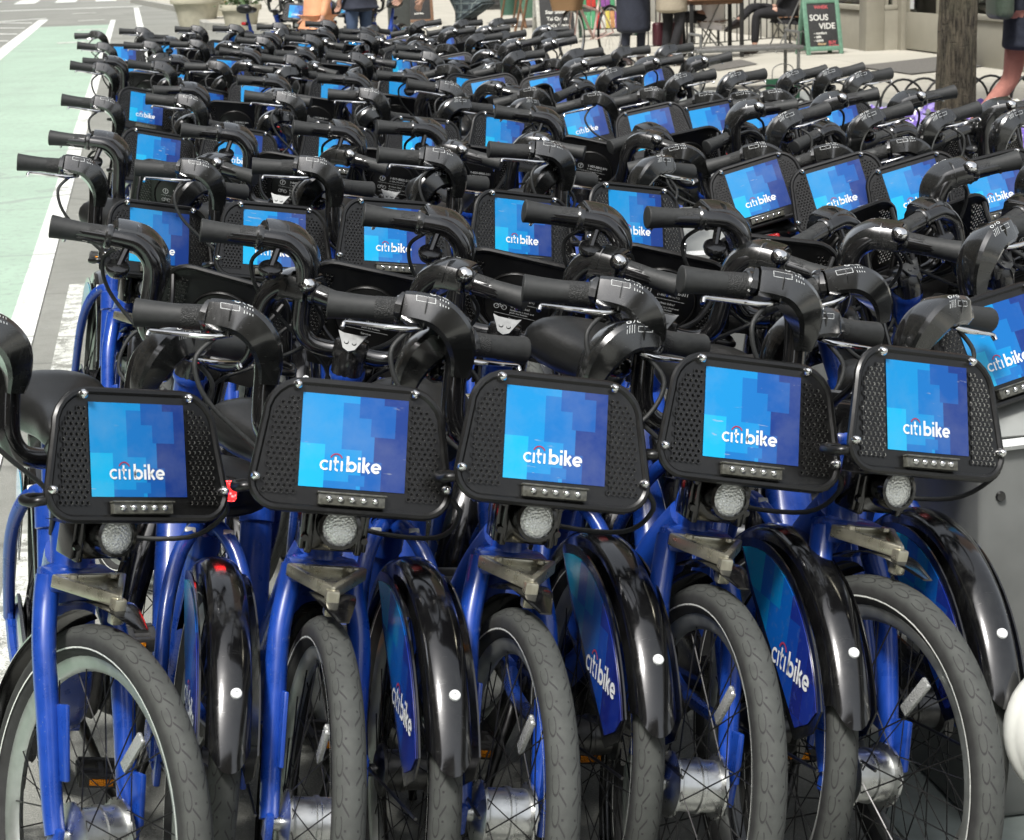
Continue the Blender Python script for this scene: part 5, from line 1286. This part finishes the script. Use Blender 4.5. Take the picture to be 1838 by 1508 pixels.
# ================================================================== planters at the far corner
MT['planter'] = simple('planter_stone', (.44, .42, .33), .8, 0, .1, 10)
MT['leaf'] = simple('leaf_green', (.06, .11, .04), .6, 0, .4, 30)
MT['petal_w'] = simple('petal_white', (.75, .74, .66), .7, 0, .08, 60); MT['petal_y'] = simple('petal_yellow', (.6, .5, .12), .7); MT['petal_p'] = simple('petal_purple', (.13, .08, .36), .7, 0, .3, 90); MT['petal_l'] = simple('petal_lilac', (.30, .24, .56), .7, 0, .2, 90)
def leafcloud(bm, rr, n_, fn, size, mats, up=.6):
    for i in range(n_):
        p = fn(rr); d = Vector((rr.gauss(0, 1), rr.gauss(0, 1), rr.gauss(0, 1) + up)).normalized(); x = d.orthogonal().normalized(); y = d.cross(x); a = rr.uniform(0, 6.3)
        x, y = x * math.cos(a) + y * math.sin(a), -x * math.sin(a) + y * math.cos(a); s_ = size * rr.uniform(.6, 1.3)
        vs_ = [bm.verts.new(p + x * s_ * u_ + y * s_ * v_ + d * w_ * s_) for u_, v_, w_ in ((-.5, 0, .0), (0, -.32, .12), (.5, 0, 0), (0, .32, .12))]
        bm.faces.new(vs_).material_index = mats(rr)
def planter(px, py, r, h, lab):
    t = thing('flower_planter', at(px, py, ZS if False else 0.0), (0, 0, 0), lab, 'planter', 'stone planters at the corner')
    bm = NB(); lathe(bm, [(0, 0), (r * .70, 0), (r * .72, .05), (r * .82, h * .55), (r * .90, h * .78), (r * 1.0, h * .80), (r * 1.03, h * .9), (r, h), (r * .88, h), (r * .86, h * .9), (0, h * .9)], None, 32); place(fin(bm, 'pot', MT['planter'], 35), 'pot', t)
    rr = random.Random(px)
    bm = NB(); leafcloud(bm, rr, 260, lambda q: Vector((q.gauss(0, .38) * r, q.gauss(0, .38) * r, h * .95 + abs(q.gauss(0, .14)))), .10, lambda q: 0); place(fin(bm, 'foliage', MT['leaf'], recalc=False), 'foliage', t)
    bm = NB(); leafcloud(bm, rr, 120, lambda q: Vector((q.gauss(0, .36) * r, q.gauss(0, .36) * r, h * 1.02 + abs(q.gauss(0, .14)))), .085, lambda q: 0 if q.random() < .85 else 1, 1.5); place(fin(bm, 'flowers', [MT['petal_w'], MT['petal_y']], recalc=False), 'flowers', t)
planter(355, 47, .56, .62, 'large round stone planter with white flowers, leftmost by the corner')
planter(405, 40, .50, .58, 'stone planter with white flowers in the middle of three')
planter(434, 58, .42, .55, 'smaller stone planter nearest the blue bike cluster')

# ================================================================== tree, flower bed and hoops
tp = at(1713, 250, ZS)
def oak():
    t = thing('street_tree', tp, (0, 0, 0), 'street tree with rough grey brown bark rising from the pansy bed', 'tree')
    k = NT('bark'); v = k.co(); a_ = k.noise(k.map(v, (1, 1, .13)), 30, 7, .72, 1.2); b_ = k.noise(k.map(v, (1, 1, .3)), 95, 4, .65, .5); n2 = k.noise(v, 5, 4); h_ = k.noise(k.map(v, (.5, .5, 2.2)), 16, 4)
    f = k.ramp(k.math('ADD', k.math('MULTIPLY', a_, .75), k.math('MULTIPLY', b_, .25)), [(.40, 0.0), (.50, .55), (.66, 1.0)])
    f = k.math('MULTIPLY', f, k.ramp(h_, [(.32, .45), (.42, 1.0)]))
    c = k.mix(f, (.020, .016, .011), k.mix(n2, (.17, .14, .095), (.28, .245, .175))); c = k.mix(k.math('MULTIPLY', k.ramp(n2, [(.5, 0.0), (.75, 1.0)]), .35), c, (.10, .115, .06))
    k.P(Base_Color=c, Roughness=.92); k.bump(f, 1.0, .03)
    bm = NB(); rr = random.Random(5)
    sweep(bm, [(.0, 0, -.1), (.0, 0, .05), (0, 0, .3), (.01, .0, 1.2), (.0, .02, 2.4), (-.05, .0, 3.6)], [.22, .175, .14, .13, .122, .11], n=96, sub=40)
    for v in bm.verts:
        a = math.atan2(v.co.y, v.co.x); d = noise.noise(Vector((math.cos(a) * 3, math.sin(a) * 3, v.co.z * .9))) * .012 + noise.noise(Vector((math.cos(a) * 9, math.sin(a) * 9, v.co.z * 2))) * .009 + noise.noise(Vector((math.cos(a) * 22, math.sin(a) * 22, v.co.z * 5))) * .006
        v.co.x += math.cos(a) * d; v.co.y += math.sin(a) * d
    for i in range(7):
        a = i * 2.4; h0 = 2.9 + .12 * i; e = Vector((math.cos(a) * 1.9, math.sin(a) * 1.9, h0 + 2.2 + .3 * (i % 3)))
        sweep(bm, [(-.03, 0, h0), Vector((-.03, 0, h0)).lerp(e, .4) + Vector((0, 0, .25)), e], [.07, .045, .015], n=8, sub=4)
    place(fin(bm, 'trunk', k.m, 70), 'trunk', t)
    bm = NB()
    cl = [Vector((rr.gauss(0, 1.1), rr.gauss(0, 1.1), rr.gauss(5.6, .9))) for _ in range(46)]
    leafcloud(bm, rr, 5200, lambda q: (lambda c: c + Vector((q.gauss(0, .34), q.gauss(0, .34), q.gauss(0, .26))))(q.choice(cl)), .13, lambda q: 0 if q.random() < .6 else 1)
    place(fin(bm, 'crown', [MT['leaf'], simple('leaf_light', (.10, .16, .05), .6, 0, .3, 30)], recalc=False), 'crown', t)
oak()
b0, b1, b2, b3 = at(1560, 262, ZS), at(1590, 205, ZS), at(1900, 205, ZS), at(1960, 300, ZS)
# bed in street coordinates
tl, ts = to_st(tp); bl0, bl1, bs0, bs1 = tl - 1.35, tl + 1.15, ts - 2.6, ts + .75
MT['soil'] = simple('soil', (.035, .027, .02), .95, 0, .4, 30, .3)
sheet('soil_bed', [st(bl0, bs0), st(bl1, bs0), st(bl1, bs1), st(bl0, bs1)], ZS + .010, MT['soil'])
bm = NB(); rr = random.Random(9)
def bedp(z0, z1):
    def f(q):
        while True:
            l, s = q.uniform(bl0 + .08, bl1 - .08), q.uniform(bs0 + .08, bs1 - .08); p = st(l, s, ZS + q.uniform(z0, z1))
            if (Vector((p.x, p.y, 0)) - Vector((tp.x, tp.y, 0))).length > .26 and noise.noise(Vector((l * 1.5, s * 1.5, 3))) > -.35: return p
    return f
leafcloud(bm, rr, 5200, bedp(.02, .15), .075, lambda q: 0)
o = place(fin(bm, 'bed_leaves', MT['leaf'], recalc=False), 'bed_leaves'); tag(o, 'low green leaves of the pansies in the tree bed', 'ground cover', kind='stuff')
bm = NB()
for _ in range(2300):
    p = bedp(.13, .22)(rr); pal = noise.noise(Vector((p.x * 2.2, p.y * 2.2, 7))); r_ = rr.random()
    mi = (0 if r_ < .75 else 2) if pal > .12 else ((1 if r_ < .45 else 2) if r_ < .88 else 0)
    d = Vector((rr.gauss(0, .5), -.6 + rr.gauss(0, .5), .8)).normalized(); x = d.orthogonal().normalized(); y = d.cross(x)
    c = bm.verts.new(p); ring = [bm.verts.new(p + (x * math.cos(a) + y * math.sin(a)) * rr.uniform(.022, .036) + d * .006) for a in [2 * PI * i / 5 for i in range(5)]]
    for i in range(5): bm.faces.new((c, ring[i], ring[(i + 1) % 5])).material_index = mi
o = place(fin(bm, 'pansies', [MT['petal_w'], MT['petal_p'], MT['petal_l']], recalc=False), 'pansies'); tag(o, 'mass of purple, lilac and white pansies filling the tree bed', 'flowers', kind='stuff')
def hoops(a, b, lab, n_):
    d = b - a; t = thing('hoop_fence', a, (0, 0, math.atan2(d.y, d.x)), lab, 'fence', 'low hoop fences round the tree bed'); ln = d.length
    stp = ln / (n_ + 1)
    for i in range(n_):
        x0 = i * stp; x1 = x0 + 2 * stp; yy = .012 if i % 2 else -.012
        bm = NB(); sweep(bm, [(x0, yy, 0), (x0, yy, .20)] + [((x0 + x1) / 2 - stp * math.cos(R(q)), yy, .20 + .19 * math.sin(R(q))) for q in range(15, 180, 15)] + [(x1, yy, .20), (x1, yy, 0)], .0095, n=7, sub=1)
        place(fin(bm, 'hoop', MT['iron'], 60), 'hoop', t)
hoops(st(bl0, bs1 + .03, ZS), st(bl1, bs1 + .03, ZS), 'low black hoop fence along the far side of the pansy bed, behind the tree', 13)
hoops(st(bl1 + .03, bs1, ZS), st(bl1 + .03, bs0, ZS), 'low black hoop fence along the shop side of the pansy bed', 17)
hoops(st(bl0 - .03, bs0, ZS), st(bl0 - .03, bs1, ZS), 'low black hoop fence along the street side of the pansy bed', 17)

# ================================================================== the shop front
MT['paint'] = simple('taupe_paint', (.29, .275, .225), .5, 0, .06, 6)
MT['paint_d'] = simple('taupe_paint_edge', (.22, .205, .165), .5, 0, .06, 6)
k = NT('shop_glass'); k.P(Base_Color=(.75, .78, .76), Roughness=.04, Transmission_Weight=1.0); k.p.inputs['IOR'].default_value = 1.1; MT['glass'] = k.m
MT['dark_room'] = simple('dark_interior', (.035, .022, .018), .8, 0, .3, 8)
MT['slat_wood'] = simple('grey_slats', (.10, .095, .075), .7, 0, .3, 30)
FL = 9.16                                          # facade plane across the street frame
ps_ = to_st(at(1557, 92, ZS))[1]
FL = to_st(at(1557, 92, ZS))[0]
sh = thing('shop_front', st(FL, ps_, ZS), (0, 0, UA), 'taupe shop front with display windows and double door behind the tree', 'shop')
# local: x across into the building, y along the street (away), z up
DEP = to_st(at(1606, 89, ZS))[0] - FL; HT = 4.2
def lbox(bm, x0, x1, y0, y1, z0, z1, bev=.0): box(bm, ((x0 + x1) / 2, (y0 + y1) / 2, (z0 + z1) / 2), (abs(x1 - x0), abs(y1 - y0), abs(z1 - z0)), None, bev)
bm = NB()
lbox(bm, -.02, .22, 0, .26, 0, HT, .006)                                # corner pier
lbox(bm, .0, .20, .26, 3.6, 0, .50, .004); lbox(bm, 0, .2, 3.6, 3.9, 0, HT, .004); lbox(bm, 0, .2, .26, 3.6, 3.2, HT)       # sill wall left window
lbox(bm, .22, DEP, .02, .20, 0, .50); lbox(bm, .22, DEP, .02, .20, 3.2, HT)                            # return under the side window
lbox(bm, DEP, DEP + .2, -.10, .20, 0, HT, .004)
lbox(bm, DEP, DEP + .2, -2.25, -.10, 3.2, HT)
lbox(bm, DEP, DEP + .2, -2.45, -2.25, 0, HT, .004)
lbox(bm, -.02, .22, -2.75, -2.5, 0, HT, .006); lbox(bm, .22, DEP, -2.7, -2.52, 0, HT)
lbox(bm, 0, .2, -9.0, -2.75, 0, .50, .004); lbox(bm, 0, .2, -9.0, -2.75, 3.2, HT); lbox(bm, 0, .2, -9.4, -9.0, 0, HT, .004)
place(fin(bm, 'wall', MT['paint'], 30), 'wall', sh)
bm = NB(); lbox(bm, -.05, .25, -9.4, 3.9, HT, HT + .35, .02); lbox(bm, 0.05, 6, -9.4, 12, HT + .36, 19.0); place(fin(bm, 'upper_wall', simple('brick_upper', (.19, .13, .10), .85, 0, .25, 4), 30), 'upper_wall', sh)
def shopwin(x, y0, y1, z0, z1, along=True, nm='window'):
    bm = NB(); fw = .06
    if along:
        for yy in (y0 + fw / 2, y1 - fw / 2): lbox(bm, x - .012, x + .08, yy - fw / 2, yy + fw / 2, z0 + fw, z1)
        lbox(bm, x - .05, x + .10, y0, y1, z0, z0 + fw, .004); lbox(bm, x - .012, x + .08, y0, y1, z1 - .0, z1 + fw)
    else:
        for xx in (y0 + fw / 2, y1 - fw / 2): lbox(bm, xx - fw / 2, xx + fw / 2, x - .012, x + .08, z0 + fw, z1)
        lbox(bm, y0, y1, x - .03, x + .1, z0, z0 + fw, .004)
    f = place(fin(bm, nm, MT['paint'], 30), nm, sh)
    bm = NB()
    if along: lbox(bm, x + .03, x + .036, y0 + fw, y1 - fw, z0 + fw, z1)
    else: lbox(bm, y0 + fw, y1 - fw, x + .03, x + .036, z0 + fw, z1)
    place(fin(bm, 'pane', MT['glass']), 'pane', f); return f
shopwin(.02, .27, 3.6, .505, 3.19); shopwin(.02, -9.0, -2.76, .505, 3.19); shopwin(.05, .225, DEP - .005, .505, 3.19, False)
bm = NB()
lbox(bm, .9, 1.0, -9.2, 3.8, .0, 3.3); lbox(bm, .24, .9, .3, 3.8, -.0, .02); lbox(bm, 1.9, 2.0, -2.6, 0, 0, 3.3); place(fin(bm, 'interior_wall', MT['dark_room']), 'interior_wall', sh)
bm = NB()
for z in (.58, .67, .76, .85): lbox(bm, .16, .185, .34, 3.5, z, z + .065, .004)
for z in (.58, .67, .76, .85): lbox(bm, .16, .185, -8.9, -2.85, z, z + .065, .004)
for z in (.58, .67, .76, .85): lbox(bm, .24, DEP, .235, .25, z, z + .065, .004)
lbox(bm, .2, .85, .3, 3.55, .88, .92); lbox(bm, .2, .85, -8.95, -2.8, .88, .92); place(fin(bm, 'display_shelf', MT['slat_wood']), 'display_shelf', sh)
for y0, y1 in ((-1.165, -.11), (-2.24, -1.175)):
    bm = NB(); x = DEP + .06
    lbox(bm, x, x + .05, y0, y1, .02, .48, .003)
    for a, b in ((y0, y0 + .11), (y1 - .11, y1)): lbox(bm, x, x + .05, a, b, .48, 2.4, .003)
    lbox(bm, x, x + .05, y0 + .11, y1 - .11, 2.25, 2.4); d = place(fin(bm, 'door', MT['paint'], 30), 'door', sh)
    bm = NB(); lbox(bm, x + .02, x + .026, y0 + .11, y1 - .11, .48, 2.25); place(fin(bm, 'pane', MT['glass']), 'pane', d)
    bm = NB(); hy = y1 - .05 if y0 < -1.5 else y0 + .05; bar(bm, (x - .04, hy, .95), (x - .04, hy, 1.30), .013, 8); place(fin(bm, 'handle', MT['chrome']), 'handle', d)
bm = NB(); lbox(bm, DEP + .055, DEP + .059, -.36, -.24, .52, .76); place(fin(bm, 'notice', MT['white_worn']), 'notice', sh)
bm = NB(); lbox(bm, DEP + .06, DEP + .11, -2.25, -.10, 2.42, 3.19); place(fin(bm, 'transom', MT['paint_d']), 'transom', sh)
# goods on the shelf
def good(y, x, shape, mat, lab, z=.92):
    o = thing(shape[0], st(FL, ps_, ZS) + Matrix.Rotation(UA, 3, 'Z') @ Vector((x, y, z)), (0, 0, UA), lab, shape[1])
    for nm, fn, m_ in shape[2]:
        bm = NB(); fn(bm); place(fin(bm, nm, m_), nm, o)
jar_g = simple('olive_glaze', (.22, .22, .05), .25, 0, .15, 30); wh_g = simple('white_glaze', (.7, .7, .66), .3)
def barrel(bm): lathe(bm, [(0, 0), (.17, 0), (.20, .06), (.21, .22), (.20, .36), (.17, .42), (.175, .46), (0, .46)], None, 24)
def knob(bm): lathe(bm, [(.0, .5), (.03, .5), (.03, .46), (0, .46)], None, 12)
good(1.15, .48, ('ceramic_barrel', 'barrel', [('barrel_body', barrel, jar_g), ('knob', knob, MT['wood'])]), None, 'olive green ceramic barrel in the shop window')
good(.75, .62, ('ceramic_barrel', 'barrel', [('barrel_body', barrel, simple('dark_olive_glaze', (.13, .14, .03), .25)), ('knob', knob, MT['wood'])]), None, 'darker olive barrel set back in the shop window near the pier')
def card(bm): box(bm, (0, 0, .13), (.02, .20, .26), Matrix.Rotation(R(12), 3, 'Y'), .004)
def cardin(bm): box(bm, (-.012, 0, .13), (.004, .15, .20), Matrix.Rotation(R(12), 3, 'Y'), .001)
good(.50, .30, ('picture_frame', 'frame', [('frame', card, jar_g), ('print', cardin, wh_g)]), None, 'small framed card leaning in the shop window')
def bowl(bm): lathe(bm, [(0, 0), (.06, 0), (.13, .12), (.14, .14), (.12, .13), (.05, .02), (0, .02)], None, 20)
good(1.75, .42, ('stack_of_bowls', 'bowls', [('bowl', bowl, wh_g), ('upper_bowl', lambda bm: lathe(bm, [(0, .08), (.06, .08), (.12, .20), (.13, .22), (.11, .21), (0, .1)], None, 20), wh_g)]), None, 'white bowls stacked in the shop window left of the barrels')
def book(bm): box(bm, (0, 0, .2), (.10, .32, .06), Matrix.Rotation(R(-40), 3, 'Y'), .004)
good(-3.4, .45, ('display_box', 'box', [('box_body', book, simple('cream_card', (.62, .58, .38), .6)), ('box_stand', lambda bm: box(bm, (.05, 0, .08), (.1, .25, .16), None, .004), MT['wood'])]), None, 'cream display box in the window right of the tree')
# neighbour further up: darker base
t = thing('brick_building', st(FL - .35, ps_ + 12.1, ZS), (0, 0, UA), 'dark building front further up the sidewalk behind the chalkboards', 'building')
bm = NB(); lbox(bm, .1, 6, 0, 30, 0, 18); place(fin(bm, 'wall', simple('dark_front', (.07, .065, .06), .8, 0, .3, 5)), 'wall', t)
bm = NB()
for i in range(10): lbox(bm, .04, .1, .4 + i * 3, 2.9 + i * 3, 0, .62, .01)
place(fin(bm, 'base_panels', simple('base_wood', (.035, .032, .03), .6, 0, .3, 8)), 'base_panels', t)
t = thing('cafe_building', st(FL, ps_ + 3.95, ZS), (0, 0, UA), 'pale grey cafe front behind the seated people', 'shop')
bm = NB(); lbox(bm, 0, .2, 0, 8.1, 0, .55, .01); lbox(bm, 0, .2, 0, .3, .55, 4.2); lbox(bm, 0, .2, 3.9, 4.2, .55, 4.2); lbox(bm, 0, .2, 7.8, 8.1, .55, 4.2); lbox(bm, 0, .2, .3, 7.8, 3, 4.2); place(fin(bm, 'wall', simple('pale_grey_paint', (.40, .39, .35), .6, 0, .08, 8)), 'wall', t)
for y0 in (.3, 4.2):
    bm = NB(); lbox(bm, .05, .06, y0, y0 + 3.6, .55, 3.0); place(fin(bm, 'pane', MT['glass']), 'pane', t)
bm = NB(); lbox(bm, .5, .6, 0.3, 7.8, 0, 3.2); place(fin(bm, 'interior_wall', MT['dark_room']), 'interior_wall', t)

# two unseen buildings, added to shade the low sky and darken reflections
for nm, lab, l0, l1, s0, s1, h in (('added_block_left', 'unseen building added across the street to darken low reflections', -26, -15, -30, 75, 24), ('added_block_behind', 'unseen building added behind the camera to darken low reflections', -12, 16, -48, -36, 22)):
    t = thing(nm, st((l0 + l1) / 2, (s0 + s1) / 2), (0, 0, UA), lab, 'building')
    bm = NB(); lbox(bm, -(l1 - l0) / 2, (l1 - l0) / 2, -(s1 - s0) / 2, (s1 - s0) / 2, -.1, h); place(fin(bm, 'wall', simple('facade_stone', (.22, .19, .15), .8, 0, .2, 2)), 'wall', t)
    x = (l1 - l0) / 2
    for i in range(int((s1 - s0) / 7)):
        bm = NB(); y = -(s1 - s0) / 2 + 2 + i * 7
        for z in range(1, int(h), 4): lbox(bm, x - .02, x + .05, y, y + 4, z, z + 2.4)
        place(fin(bm, 'window_bay', MT['gloss']), 'window_bay', t)
